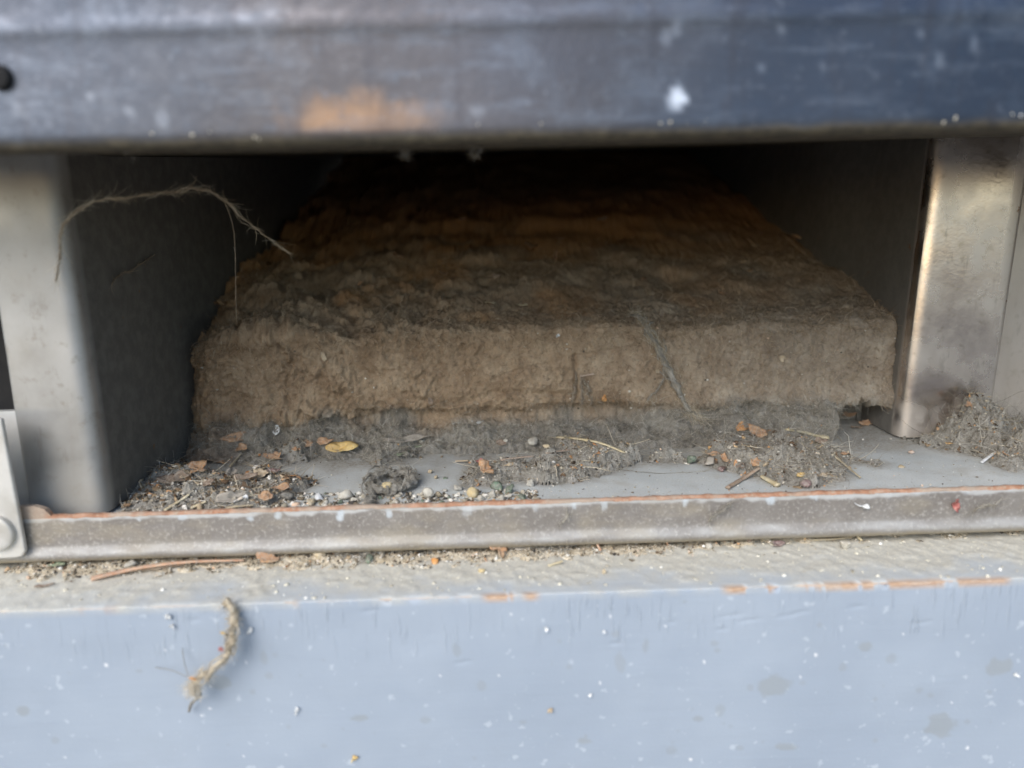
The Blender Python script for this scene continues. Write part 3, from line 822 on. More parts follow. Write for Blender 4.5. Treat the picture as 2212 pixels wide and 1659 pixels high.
for _ in range(26):
    p = ony(rng.uniform(0, 2212), 1300 + 350 * rng.random(), Y_BOARD); r_ = .00018 + .0003 * rng.random() ** 2
    q = np.hypot((x - p[0]) / r_, (z - p[2]) / r_) + .4 * vnoise(x * 2400, z * 2400, 0)
    white = np.maximum(white, (1 - sstep(.6, 1.1, q)) * front * .8)
chips = [(560, 1500, 3, .45), (-60, 420, 3, .4), (1560, 2200, 12, 1.0), (1690, 1960, 7, .8), (1900, 2185, 10, .9), (1040, 1115, 16, 1), (1128, 1165, 9, 1), (815, 862, 9, .8), (905, 945, 6, .8), (985, 1030, 5, .6), (1400, 1480, 5, .7), (140, 245, 5, .4), (0, 40, 6, .4), (280, 330, 6, .5), (600, 640, 5, .6), (550, 575, 5, .5), (1500, 1570, 5, .6)]
edge_d = np.hypot(np.maximum(y - Y_BOARD, 0), np.maximum(Z_LEDGE - z, 0))           # distance to the arris along the faces
for a, b, thk, am in chips:
    xa, xbb = ony(a, 1285, Y_BOARD)[0], ony(b, 1250, Y_BOARD)[0]
    span = sstep(xa - .001, xa + .002, x) * (1 - sstep(xbb - .002, xbb + .001, x))
    wob = (.75 + .5 * fbm(x * 120 + a, 0 * x, 0 * x, 6, .72)) if a in (1690, 1900) else .42 + .8 * fbm(x * 70 + a, 0 * x, 0 * x, 6, .72)
    q = edge_d / (thk * .000068 * np.clip(wob, .02, 2) + 1e-9)
    chip = np.maximum(chip, span * (1 - sstep(.75, 1.05, q)) * am)
dust = np.clip(.25 + .95 * sstep(-.021, -.006, y + .006 * fbm(x * 90, y * 90, 0 * x, 4)) + .25 * fbm(x * 300, y * 300, 0 * x, 4), 0, 1) * (z > Z_LEDGE - .0004)
xl_ = ony(260, 1300, Y_BOARD)[0]
dust = np.maximum(dust, (z > Z_LEDGE - .0002) * .8 * sstep(xl_ + .01, xl_ - .03, x + .01 * fbm(x * 60, y * 60, 0 * x, 3)))
crk = front * sstep(-.028, -.018, z) * (.4 + .6 * sstep(-.2, .5, fbm(x * 40, z * 40, 0 * x, 3)))
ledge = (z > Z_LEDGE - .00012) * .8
V[..., 1] += chip * .00035 * front + .0002 * fbm(x * 30, z * 60, 0 * x, 3) * front
V[..., 2] -= chip * .0003 * (~front)
V[..., 2] += dust * (.0002 + .00022 * np.clip(fbm(x * 500, y * 500, 0 * x, 4), -.3, 1)) * (z > Z_LEDGE - .0002)
# gouges in the face
for a, b, L in ((1580, 1330, 45), (1620, 1340, 40), (1700, 1330, 40), (1850, 1310, 30), (1000, 1430, 30), (420, 1340, 20), (1730, 1322, 30), (1990, 1345, 40), (1330, 1390, 22), (1560, 1360, 25), (800, 1320, 30), (1450, 1345, 18)):
    p = ony(a, b, Y_BOARD); s = pxs(p)
    zz = z - p[2] - (x - p[0]) * .12
    g = np.exp(-(zz / .00028) ** 2) * np.exp(-((x - p[0]) / (L * s * .6)) ** 4)
    V[..., 1] += .00018 * g * front
mesh_obj('board_face', V.reshape(-1, 3), grid_faces(m, nx), MT['board'], bd, True,
         {'stain': stain, 'white': white, 'chip': chip, 'dust': dust, 'crackle': crk, 'ledge': ledge})

# ------------------------------------------------------------------ dust caked block
blk = thing('dusty_block', 'brown block caked in matted dust filling the back of the recess', 'block')
nx = 760
xb = np.linspace(BX0, BX1, nx)
ZB = ony(1150, 712, Y_BLOCK)[2]
pr = bend([(.0500, -.0008), (.0545, .0032), (.0600, .0066), (.0640, .0095), (.0615, .0125), (Y_BLOCK, ZB), (.5, ZB + (.5 - Y_BLOCK) * math.tan(R(16.5)))], .0022, 10)
fr = refine(pr, .00038)
_k = np.where(fr[:, 0] < Y_BLOCK + .02, 1, np.where(fr[:, 0] < .13, 3, 12))
fr = fr[(np.arange(len(fr)) % _k) == 0]
m = len(fr)
V = np.zeros((m, nx, 3)); V[..., 0] = xb[None]; V[..., 1] = fr[:, :1]; V[..., 2] = fr[:, 1:]
t = unit(np.gradient(fr, axis=0)); nrm = np.stack([-t[:, 1], t[:, 0]], 1)          # outward (towards viewer / up)
x, y, z = V[..., 0].copy(), V[..., 1].copy(), V[..., 2].copy()
fx = (x - BX0) / (BX1 - BX0)
low = 1 - sstep(.006, .014, z + .004 * fbm(x * 90, z * 90, 0 * x, 3))               # the lint apron at the foot
low = low * (y < Y_BLOCK + .004)
arc = z < ZB + .0015
lefty = 1 - sstep(.15, .6, fx)
ridge = 1 - np.abs(fbm(x * 75 + 9, y * 75, z * 75, 4, .55))
disp = (.0012 + .0008 * lefty) * fbm(x * 60, y * 60, z * 60, 3, .5) + (.00042 + .0004 * lefty) * fbm(x * 460, y * 460, z * 460, 4, .72)
disp = disp + (.0006 + .0012 * lefty) * (ridge - .6) + .0010 * sstep(.15, .45, fbm(x * 190, y * 190, z * 190, 4, .65)) * (.25 + lefty)
disp = disp + low * (.0016 * fbm(x * 160, y * 160, z * 160, 4, .6))
topm = sstep(Y_BLOCK + .002, Y_BLOCK + .012, y)
disp = disp + topm * .0014 * fbm(x * 60, y * 60, z * 60, 3) * (1.2 - fx)
# slumped crust along the upper edge, left of centre
edge = np.exp(-((z - ZB) / .003) ** 2) * (y < Y_BLOCK + .012)
disp = disp + edge * (.0022 * sstep(.0, .6, fbm(x * 60 + 2, 0 * x, 0 * x, 3)) - .0016 * sstep(.1, .7, fbm(x * 110 + 7, 0 * x, 0 * x, 3))) * (.35 + lefty)
# the foot pulls in under the face in the middle and fills out at both ends
foot = np.exp(-((z - .0095) / .0045) ** 2) * (y < Y_BLOCK + .003)
disp = disp - foot * (.0024 * np.exp(-((fx - .46) / .18) ** 2) - .0045 * (1 - sstep(.1, .3, fx)) + .002 * fbm(x * 50, 0 * x, 0 * x, 3)) + foot * .0035 * sstep(.5, .8, fx)
disp = disp + .0026 * np.exp(-((fx - .12) / .08) ** 2) * arc * sstep(.006, .016, z)
# crevice
pc = [ony(a, b, Y_BLOCK) for a, b in ((606, 690), (612, 740), (628, 790), (620, 850), (632, 880))]
for p0, p1 in zip(pc[:-1], pc[1:]):
    ab = np.array([p1[0] - p0[0], p1[2] - p0[2]]); tt = np.clip(((x - p0[0]) * ab[0] + (z - p0[2]) * ab[1]) / (ab @ ab), 0, 1)
    dd = np.hypot(x - p0[0] - tt * ab[0], z - p0[2] - tt * ab[1]) + .0004 * fbm(x * 600, z * 600, 0 * x, 3)
    disp = disp - .0016 * (1 - sstep(.0001, .0013, dd)) * arc * sstep(-.35, .25, fbm(x * 300, z * 300, 4 + 0 * x, 2))
# torn flap edges: scarps
def scarp(pts, depth, wid):
    global disp
    P = [ony(a, b, Y_BLOCK) for a, b in pts]
    for p0, p1 in zip(P[:-1], P[1:]):
        ab = np.array([p1[0] - p0[0], p1[2] - p0[2]]); L2 = ab @ ab
        tt = ((x - p0[0]) * ab[0] + (z - p0[2]) * ab[1]) / L2
        sgn = ((x - p0[0]) * ab[1] - (z - p0[2]) * ab[0]) / math.sqrt(L2) + .00025 * fbm(x * 500, z * 500, 0 * x, 3)
        on = sstep(-.05, .05, tt) * (1 - sstep(.95, 1.05, tt)) * arc
        disp = disp - depth * on * sstep(0, .0002, sgn) * (1 - sstep(wid * .3, wid, sgn))
scarp([(1290, 868), (1420, 905), (1475, 915)], .0022, .004)
scarp([(1245, 860), (1090, 850), (1040, 866), (960, 880)], .0016, .003)
scarp([(1240, 765), (1420, 735), (1490, 718)], .0008, .0015)
scarp([(1245, 765), (1250, 865)], .0012, .0018)
scarp([(640, 880), (720, 895), (800, 905)], .0016, .003)
scarp([(1060, 815), (1130, 790), (1190, 780)], .0008, .0014)
V[..., 1] += nrm[:, :1] * disp; V[..., 2] += nrm[:, 1:] * disp
# rounded ends of the block
endr = np.clip(1 - (x - BX0) / .016, 0, 1) ** 2.4 + .25 * np.clip(1 - (BX1 - x) / .0018, 0, 1) ** 2
V[..., 1] += endr * .016 * (y < Y_BLOCK + .03)
V[..., 2] -= np.clip(1 - (x - BX0) / .02, 0, 1) ** 2 * .005 * sstep(ZB - .012, ZB, z) * (y < Y_BLOCK + .06)
# further back the dust spreads out to both side walls
V[..., 0] += fx ** 5 * (X_MUL + .004 - BX1) * sstep(Y_BLOCK + .001, Y_BLOCK + .02, y) + (1 - fx) ** 4 * (X_LPOST + .003 - BX0) * sstep(Y_BLOCK + .02, Y_BLOCK + .09, y)
# hollow under the lifted dust sheet at the right
c0, c1 = ony(1792, 925, Y_BLOCK), ony(1945, 840, Y_BLOCK)
cx, cz = (c0[0] + c1[0]) / 2, 0.0042
qx = (x - cx - .0016 * (z - .006) / .006) / (abs(c1[0] - c0[0]) / 2)
hole = (1 - sstep(.86, 1.0, np.abs(qx) + .10 * fbm(x * 300, z * 300, 0 * x, 3))) * (1 - sstep(.0098, .0112, z + .0020 * (qx + .3) ** 2 - .0008 + .001 * fbm(x * 300, z * 300, 3 + 0 * x, 3))) * (y < Y_BLOCK + .004)
V[..., 1] += hole * np.maximum(.079 - V[..., 1], 0)
V[..., 2] = np.where((hole > .5) & (z < .002), -.0012, V[..., 2])
xrf = ony(1560, 900, Y_BLOCK)[0]
pull = sstep(xrf - .01, xrf + .01, x) * (z < .006)
V[..., 1] += pull * (1 - hole) * np.maximum(.056 - V[..., 1], 0) * .75
grey = np.clip(low + .55 * sstep(.45, .9, fx) * (1 - topm) + .35 * sstep(.3, .7, fx) * topm, 0, 1)
rusty = np.clip(.85 * sstep(-.3, .6, fbm(x * 45 + 4, y * 45, z * 45, 4)) * topm * (1.15 - fx) + .45 * np.exp(-((fx - .03) / .05) ** 2) + .75 * sstep(.10, .2, y), 0, .9)
mesh_obj('dust_coat', V.reshape(-1, 3), grid_faces(m, nx), MT['dust'], blk, True, {'grey': grey, 'rusty': rusty})
VB, NB = V, nrm
SURF.append((V.reshape(-1, 3), grid_faces(m, nx)))
# fuzz on the block
def fuzz_on(sel, n, L, rad, mat, curl, name='fibre_fuzz', outw=.6, sag=.3):
    ids = np.argwhere(sel); pk = ids[rng.integers(0, len(ids), n)]
    P = VB[pk[:, 0], pk[:, 1]]
    nn = np.c_[np.zeros(n), NB[pk[:, 0], 0], NB[pk[:, 0], 1]]
    D = rng.normal(size=(n, 3)) * np.array([1, .7, .8]) + nn * outw
    return fibres(name, P + nn * .0001, D, L * (.3 + rng.random(n) * 1.1), rad * (.5 + rng.random(n)), mat, blk, curl, 4, sag=sag)
nh = hole < .3
fuzz_on((low < .5) & arc & nh, 16000, .0020, .00004, MT['fibre_brown'], .9)
fuzz_on((low >= .5) & nh, 11000, .0040, .00004, MT['fibre'], .8)
fuzz_on((topm > .2) & (y < .16), 6000, .0035, .00007, MT['fibre_brown'], .9)
_u = (np.abs(z - .0125) < .0025) & nh & (y < Y_BLOCK + .003)
fuzz_on(_u, 450, .0045, .000045, MT['fibre'], 1.0, outw=.5, sag=.35)
fuzz_on((z > ZB - .004) & (y < Y_BLOCK + .006), 2200, .004, .00006, MT['fibre_brown'], .7, outw=1.0)
ids = np.argwhere(arc & nh); pk = ids[rng.integers(0, len(ids), 900)]
crumbs('crumb', VB[pk[:, 0], pk[:, 1]] + np.array([0, -.0002, 0]), .0001 + .0003 * rng.random(900) ** 3, MT['crumb'], blk)

exec_small = True
# ================================================================== DEBRIS
def fl(a, b, z=0.0): return onz(a, b, z)
def path_floor(pts, z=.0005): return [fl(a, b, z) for a, b in pts]

# ---- lint clumps on the floor (outlines are read off the floor plane)
def outl(pts, z=0.0):
    ym = .5 * (min(b for a, b in pts) + max(b for a, b in pts))
    return [fl(a, b, z if b < ym else 0) for a, b in pts]        # the far rim is seen over the clump's own height
clump('dust_clump', outl([(1005, 1050), (1012, 1000), (1080, 990), (1150, 985), (1215, 955), (1270, 945), (1340, 965), (1390, 975), (1470, 968), (1490, 980), (1390, 1000), (1330, 1015), (1250, 1040), (1180, 1048), (1110, 1040), (1050, 1052)], .003),
      0, .0052, 'grey ragged lint mat at the centre with straw lying along its top', 3600, 700, .003, seed=3, flen=.0030, ns=160)
clump('dust_clump', outl([(1545, 990), (1500, 975), (1560, 950), (1650, 930), (1720, 935), (1790, 955), (1890, 985), (1900, 1000), (1830, 1000), (1815, 1040), (1760, 1054), (1700, 1050), (1650, 1035), (1590, 1020)], .0028),
      0, .0052, 'flat grey lint mat on the right of the floor with leaf scraps and a twig', 3600, 600, .004, seed=9, flen=.004, ns=320)
clump('dust_clump', outl([(272, 1106), (278, 1000), (300, 945), (345, 935), (385, 975), (430, 1010), (520, 1030), (560, 1000), (640, 1015), (690, 1045), (640, 1070), (560, 1104), (400, 1108)], .002),
      0, .0044, 'heap of crumbs, straw and leaf litter in the left corner of the floor', 2200, 2200, .006, seed=14, flen=.0034, ns=800, ss=.0011)
clump('dust_clump', outl([(520, 985), (560, 955), (680, 950), (800, 960), (930, 945), (910, 965), (880, 985), (820, 1012), (795, 1000), (770, 985), (690, 985), (640, 1005), (560, 1010)], .002),
      0, .0050, 'tangled dark lint hanging off the block behind the yellow leaf', 3400, 160, .004, seed=19, flen=.005, ns=90)
clump('dust_clump', outl([(1955, 950), (1985, 930), (2060, 915), (2260, 890), (2290, 1010), (2215, 1008), (2160, 1000), (2080, 980), (2010, 968)], .004),
      0, .0085, 'dust heap against the shiny post at the right edge', 2200, 500, .008, seed=27, flen=.006, mat='lint', ns=350, warp=lambda gx, gy: .014 * sstep(.016, .0, np.hypot(gx - X_MUL - .018, gy - Y_MUL + .002)))
clump('dust_clump', outl([(2130, 985), (2180, 975), (2260, 985), (2270, 1010), (2190, 1018), (2140, 1008)]), 0, .003,
      'small dark lint tuft at the right edge below the dust heap', 700, 60, .003, seed=33, flen=.003)
# ring shaped clump
rc = fl(846, 1052); sc = pxs(rc)
ring = [rc + np.array([math.cos(q) * 46 * sc, math.sin(q) * 46 * sc * 1.35, .0016]) for q in np.linspace(-2.6, 3.2, 12)] + [fl(800, 1082, .0012), fl(786, 1080, .001)]
strand('dust_ring', ring, .0011, 'ring of matted grey lint holding a black stone near the orange edge', 1500, .0022, 'dust clump', 'lint', 'fibre', 110, .8, jit=.5)
# lint along the lip's foot and on the ledge
def lg(a, b): return onz(a, b, Z_LEDGE)
clump('dust_line', [lg(a, b) for a, b in ((40, 1215), (300, 1196), (900, 1186), (1500, 1160), (2230, 1125), (2230, 1150), (1800, 1172), (1300, 1205), (900, 1225), (560, 1232), (230, 1250), (40, 1250))], Z_LEDGE, .0011,
      'band of tan dust lying on the ledge under the metal lip', 3000, 2600, .003, .0004, seed=41, flen=.002, mat='tan_lint', fib='fibre_tan', cat='dust', jag=.003, ns=260, ss=.0007)
clump('dust_clump', [lg(a, b) for a, b in ((700, 1212), (740, 1190), (800, 1186), (840, 1192), (850, 1206), (780, 1218))], Z_LEDGE, .0028,
      'tan dust tuft caught under the lip left of centre', 900, 120, .002, seed=44, flen=.003, fib='fibre')
clump('dust_clump', [lg(a, b) for a, b in ((1130, 1200), (1160, 1178), (1230, 1172), (1270, 1180), (1230, 1192), (1170, 1205))], Z_LEDGE, .0026,
      'grey lint wisp under the lip right of the pink leaf scrap', 700, 60, .002, seed=46, flen=.003, fib='fibre')
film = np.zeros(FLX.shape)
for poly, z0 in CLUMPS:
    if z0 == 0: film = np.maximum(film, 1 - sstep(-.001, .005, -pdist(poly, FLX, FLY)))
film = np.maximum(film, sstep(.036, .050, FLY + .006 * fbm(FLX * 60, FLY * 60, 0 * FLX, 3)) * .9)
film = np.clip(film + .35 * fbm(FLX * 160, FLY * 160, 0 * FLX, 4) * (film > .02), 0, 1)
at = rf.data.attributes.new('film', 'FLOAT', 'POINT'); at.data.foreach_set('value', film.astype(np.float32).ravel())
from mathutils.bvhtree import BVHTree
SURF.append((np.array([(-.2, .0, 0), (.3, 0, 0), (.3, .2, 0), (-.2, .2, 0)]), np.array([(0, 1, 2, 3)])))
SURF.append((np.array([(-.2, Y_BOARD, Z_LEDGE), (.3, Y_BOARD, Z_LEDGE), (.3, .03, Z_LEDGE), (-.2, .03, Z_LEDGE)]), np.array([(0, 1, 2, 3)])))
_v, _f, _o = [], [], 0
for a_, b_ in SURF:
    _v.append(a_); _f += (b_ + _o).tolist(); _o += len(a_)
TREE = BVHTree.FromPolygons(np.vstack(_v).tolist(), _f)
def hit(a, b, floor=True):
    """first solid surface seen at a pixel of the photograph"""
    d = ray(a, b)
    t0 = .005 if not floor else (-Y_LIP + .0024 - CAM[1]) / d[1]     # behind the lip
    o_ = CAM + d * t0
    r_ = TREE.ray_cast(Vector(o_), Vector(d))
    return np.array(r_[0]) if r_[0] is not None else onz(a, b)
# pale crumbs over ledge, floor grit
n = 900
P = np.stack([rng.uniform(-.12, .13, n), Y_BOARD + .001 + .021 * (1 - rng.random(n) ** 1.5), np.full(n, Z_LEDGE + .0001)], 1)
tag(crumbs('ledge_crumbs', P, .0001 + .0004 * rng.random(n) ** 3, MT['pale_crumb'], None), 'pale crumbs sprinkled over the ledge', 'crumbs')
def grit(a0, a1, b0, b1, n, s0, s1):
    a = rng.uniform(a0, a1, n); b = rng.uniform(b0, b1, n)
    return np.array([fl(q, r_) for q, r_ in zip(a, b)]), s0 + (s1 - s0) * rng.random(n) ** 3
G, S = [], []
for args in ((560, 1000, 1068, 1100, 520, .0002, .0009), (1000, 1160, 1062, 1090, 260, .0002, .0008), (270, 620, 1080, 1110, 500, .0002, .0007), (420, 2150, 930, 1095, 900, .0001, .0003), (880, 1010, 930, 990, 60, .0002, .0005), (1160, 1700, 1050, 1080, 120, .0001, .0003)):
    p, s_ = grit(*args); G.append(p); S.append(s_)
G, S = np.vstack(G), np.hstack(S); k = (G[:, 1] > .0032) & (G[:, 0] > X_LPOST + .001); G, S = G[k], S[k]; G[:, 2] = S * .4
tag(crumbs('grit', G, S, MT['crumb'], None), 'fine pale grit strewn along the floor behind the orange edge', 'grit')

# ---- stones
def st(a, b, size_px, mat, label, seed, flat=.75, z=0.0, group=None, **kw):
    p = hit(a, b) + np.array([0, 0, z - .0001]); return stone(kw.pop('name', 'stone_chip'), p, size_px * .6 * pxs(p), MT[mat], label, kw.pop('cat', 'stone'), flat, seed, group, **kw)
st(625, 1082, 24, 'stone_black', 'angular black stone in the left litter beside the white flake', 1, .8)
st(690, 1078, 30, 'flake_white', 'large whitish flake lying right of the black stone', 2, .45, stretch=(1.1, .6), name='paint_flake', cat='flake')
p_ = fl(856, 1052); stone('stone_chip', p_, 21 * pxs(p_), MT['stone_black'], 'black flat stone sitting inside the lint ring', 'stone', .8, 3)
p_ = fl(836, 1060, .0012); stone('pebble', p_, 10 * pxs(p_), MT['pebble_yellow'], 'small round yellow pebble inside the lint ring', 'pebble', .85, 4, sub=3)
st(1021, 1074, 19, 'pebble_yellow', 'round yellow pebble by the orange edge, left of green stones', 5, .85, name='pebble', cat='pebble', sub=3)
st(1078, 1058, 26, 'stone_green', 'largest green and black stone in front of the centre lint mat', 6, .8)
st(1100, 1066, 20, 'stone_green', 'green black stone right of the largest green one', 7, .8)
st(1128, 1080, 19, 'stone_green', 'green black stone touching the orange edge, rightmost of its cluster', 8, .8)
st(1105, 1052, 9, 'stone_green', 'tiny green chip behind the green stone cluster', 9, .8)
st(736, 1088, 11, 'stone_green', 'tiny green chip beside the orange edge left of the lint ring', 10, .8)
st(1145, 1050, 20, 'stone_white', 'round white stone tucked under the front of the centre lint mat', 11, .8)
st(988, 1060, 17, 'stone_white', 'white stone left of the centre lint mat', 12, .8)
st(1040, 1080, 15, 'stone_white', 'white stone between yellow pebble and green stones', 13)
st(1062, 1076, 18, 'stone_white', 'chunky white stone in front of the largest green stone', 14, .9)
st(1086, 1082, 14, 'stone_white', 'small white stone below the green cluster', 15)
st(672, 1090, 20, 'stone_tan', 'tan crumbly stone below the whitish flake', 16)
st(702, 1092, 16, 'stone_white', 'white stone at the orange edge below the whitish flake', 17)
st(748, 1078, 24, 'stone_white', 'knobbly cream stone left of the lint ring', 18, .8)
st(768, 1084, 15, 'stone_white', 'small cream stone against the lint ring', 19)
st(925, 1080, 24, 'stone_white', 'cream stone pair right of the lint ring', 20, .85)
st(945, 1076, 18, 'stone_tan', 'tan stone right of the lint ring behind the cream one', 21, .85)
st(955, 1092, 15, 'stone_green', 'green grey chip by the orange edge below the tan stone', 22)
st(885, 1086, 15, 'stone_black', 'dark blue grey chip below the lint ring', 23, .6)
st(1010, 1092, 9, 'stone_white', 'little white chip at the edge below the yellow pebble', 24)
st(930, 1022, 11, 'stone_tan', 'lone tan chip on bare floor above the lint ring', 25)
st(962, 1035, 12, 'stone_green', 'lone green chip on bare floor left of the centre mat', 26)
st(942, 1035, 12, 'stone_tan', 'lone cream chip beside the lone green chip', 27)
st(868, 1012, 8, 'stone_white', 'white chip on bare floor behind the lint ring', 28)
st(912, 955, 9, 'stone_white', 'white pebble near the block, right of the moss', 29, name='pebble', cat='pebble')
st(1092, 925 + 30, 9, 'stone_white', 'white pebble on the floor near the foot of the block', 30, name='pebble', cat='pebble')
st(1152, 960, 22, 'stone_white', 'pale greenish stone at the foot of the block behind centre mat', 31)
st(1180, 968, 12, 'stone_tan', 'tan chip beside the pale stone at the block foot', 32)
st(1491, 1000, 20, 'stone_green', 'dark green rounded stone left of the right lint mat', 33, .9)
st(1535, 1002, 26, 'leaf_grey', 'pinkish grey crusty lump beside the dark green stone', 34, .6)
st(1558, 1018, 20, 'seed_purple', 'dark square scrap at the front of the right lint mat', 35, .5)
st(1740, 1052, 18, 'seed_purple', 'dark red berry husk at the front of the right lint mat', 36, .7, name='berry_husk', cat='seed', sub=3)
st(1967, 985 - 6, 11, 'pink_wood', 'small pink crumb alone on bare floor near the shiny post', 37, .7)
st(1950, 1010, 12, 'stone_tan', 'flat tan crumb on bare floor near the shiny post', 38, .4)
grp = 'small stone chips along the orange edge'
for i in range(46):
    a = rng.choice([rng.uniform(560, 800), rng.uniform(770, 1000), rng.uniform(1000, 1160)]); b = 1096 - abs(rng.normal()) * 11 - (a - 560) * .03
    st(a, b, 5 + 8 * rng.random() ** 2, ['stone_white', 'stone_white', 'stone_tan', 'stone_black', 'stone_green'][int(rng.integers(0, 5)) if rng.random() < .6 else 0], 'tiny stone chip lying in the gravel along the orange edge', 60 + i, .8, group=grp)

# ---- straws, twigs, needles
def stick(name, pts, rad_px, mat, label, cat='straw', flat=.6, n=22, taper=(1, .8), rough=.12, seed=0, group=None):
    r_ = rad_px * pxs(pts[0])
    o = tube(name, pts, r_, MT[mat], None, n, 8, taper, flat, rough, seed)
    return tag(o, label, cat, group)
Z = lambda a, b, z: hit(a, b) + np.array([0, 0, .0006])
stick('straw', [Z(1205, 948, .004), Z(1250, 952, .0047), Z(1300, 962, .0047), Z(1350, 982, .004)], 5.5, 'straw', 'long pale straw curving along the top of the centre lint mat', seed=1, flat=.45)
stick('straw', [Z(1212, 962, .0045), Z(1216, 950, .0062), Z(1222, 946, .0050)], 3.5, 'straw_dull', 'short bent straw sticking up at the left end of the long straw', seed=2)
stick('wood_splinter', [Z(1082, 998, .0035), Z(1120, 993, .004), Z(1152, 990, .0036)], 5, 'pink_wood', 'pinkish wood splinter behind the centre lint mat', 'splinter', seed=3, flat=.5)
stick('wood_splinter', [Z(1180, 983, .0036), Z(1230, 976, .0044)], 3.2, 'pink_wood', 'thin pinkish splinter poking from the centre mat below the straw', 'splinter', seed=4)
stick('straw', [Z(1700, 932, .0042), Z(1740, 939, .0048), Z(1788, 950, .0042)], 9, 'straw', 'thick bright yellow straw on top of the right lint mat', seed=5, flat=.5, taper=(.6, 1.0))
stick('grass_stem', [Z(1775, 965, .0035), Z(1815, 1000, .0016), Z(1858, 1036, .0004)], 3.0, 'straw_dull', 'thin dry grass stem running off the right lint mat', 'stem', seed=6)
stick('twig', [Z(1572, 1058, .0006), Z(1605, 1038, .0022), Z(1640, 1015, .0036)], 6, 'twig', 'brown twig slanting up onto the right lint mat', 'twig', seed=7)
stick('straw', [Z(1646, 1034, .0012), Z(1664, 1044, .0010), Z(1680, 1053, .0007)], 7, 'straw', 'stubby pale straw at the front of the right lint mat', seed=8, taper=(.8, 1.1))
stick('straw', [Z(357, 1107, .0022), Z(384, 1090, .0030), Z(409, 1073, .0036)], 4.5, 'straw', 'pale straw leaning out of the left litter over the edge', seed=9)
stick('straw', [Z(414, 1102, .0018), Z(446, 1088, .0030)], 5, 'straw', 'short pale straw right of the leaning straw', seed=10)
stick('straw', [Z(489, 1102, .0020), Z(520, 1098, .0024), Z(548, 1096, .002)], 4, 'straw_dull', 'straw lying level along the edge in the left litter', seed=11)
stick('straw', [Z(505, 1090, .0036), Z(535, 1076, .0046)], 7, 'flake_white', 'whitish husk standing in the left litter', 'husk', seed=12, taper=(.4, 1))
stick('straw', [Z(497, 1012, .0025), Z(512, 995, .004), Z(528, 975, .0055)], 3, 'straw_dull', 'thin grey straw rising out of the left litter towards the block', seed=13)
stick('wood_splinter', [hit(1252, 812) + [0, -.0008, 0], hit(1282, 806) + [0, -.0014, 0]], 3.5, 'pink_wood', 'small pink splinter stuck to the front of the block', 'splinter', seed=14)
stick('straw', [Z(2120, 1003, .0012), Z(2148, 982, .0042)], 4, 'flake_white', 'white splinter leaning beside the right dust heap', 'splinter', seed=15)
stick('wood_splinter', [Z(985, 1000, .0012), Z(1012, 999, .0012)], 3.5, 'leaf_tan', 'tiny tan splinter left of the purple seed', 'splinter', seed=16)
stick('straw', [Z(1585, 962, .0025), Z(1625, 957, .003)], 3, 'pink_wood', 'thin orange splinter at the back of the right mat', 'splinter', seed=17)
stick('pine_needle', [onz(198, 1250, Z_LEDGE + .0008), onz(260, 1235, Z_LEDGE + .0014), onz(330, 1222, Z_LEDGE + .0019), onz(420, 1213, Z_LEDGE + .0019), onz(528, 1210, Z_LEDGE + .0012)], 6.5, 'needle', 'long orange pine needle lying on the ledge at the left', 'pine needle', n=40, taper=(1.25, .55), seed=18)
stick('pine_needle', [onz(240, 1238, Z_LEDGE + .0004), onz(330, 1229, Z_LEDGE + .0008), onz(400, 1219, Z_LEDGE + .0008)], 4, 'twig', 'darker needle under the long orange pine needle', 'pine needle', n=30, seed=19)
stick('pine_needle', [onz(1285, 1165, Z_LEDGE + .003), onz(1298, 1190, Z_LEDGE + .0006)], 4, 'needle', 'short brown needle poking from under the lip right of centre', 'pine needle', seed=20)
stick('pine_needle', [onz(1435, 1160, Z_LEDGE + .003), onz(1443, 1178, Z_LEDGE + .0006)], 3.5, 'needle', 'short orange needle poking from under the lip further right', 'pine needle', seed=21)
stick('straw', [onz(1185, 1222, Z_LEDGE + .0006), onz(1215, 1212, Z_LEDGE + .001)], 4, 'straw', 'tiny yellow straw on the ledge below the lint wisp', seed=22)
stick('straw', [onz(1840, 1160, Z_LEDGE + .0008), onz(1790, 1165, Z_LEDGE + .0008), onz(1745, 1166, Z_LEDGE + .0006)], 4, 'straw_dull', 'tan straw at the foot of the lip at the right', seed=23)
stick('straw', [onz(1838, 1142, Z_LEDGE + .0026), onz(1862, 1168, Z_LEDGE + .0006)], 4, 'straw', 'short straw leaning on the lip at the right', seed=24)

# ---- leaf scraps, flakes, petals
def lf(a, b, w_, h_, mat, label, seed, rot=0., tilt=0., z=0.0, cat='leaf scrap', name='leaf_scrap', zp=None, **kw):
    p = hit(a, b, z >= 0); s = pxs(p); p = p + np.array([0, -.0002, .0002])
    return flake(name, p, w_ * s, h_ * s, rot, tilt, MT[mat], label, cat, seed=seed, **kw)
lf(740, 976, 52, 22, 'leaf_yellow', 'oval yellow leaf on the floor in front of the block', 1, R(-3), R(34), .0028, 'leaf', 'leaf', jag=.10, curl=-.35, point=.12)
lf(430, 1020, 26, 20, 'leaf_orange', 'orange star shaped leaf scrap on the left litter', 2, .4, .3, .0026, jag=.7)
lf(346, 962, 24, 18, 'leaf_orange', 'orange leaf scrap high on the left litter by the wall', 3, .2, .5, .003, jag=.7)
lf(597, 992, 30, 16, 'leaf_orange', 'twisted tan orange leaf scrap left of the yellow leaf', 4, -.5, .5, .0022, jag=.6, curl=1.2)
lf(576, 1080, 20, 16, 'leaf_orange', 'orange petal scrap in front of the left litter', 5, .3, .6, .002, jag=.2)
lf(490, 1000, 22, 14, 'leaf_orange', 'small orange scrap where the grey straw rises', 6, .3, .3, .002, jag=.5)
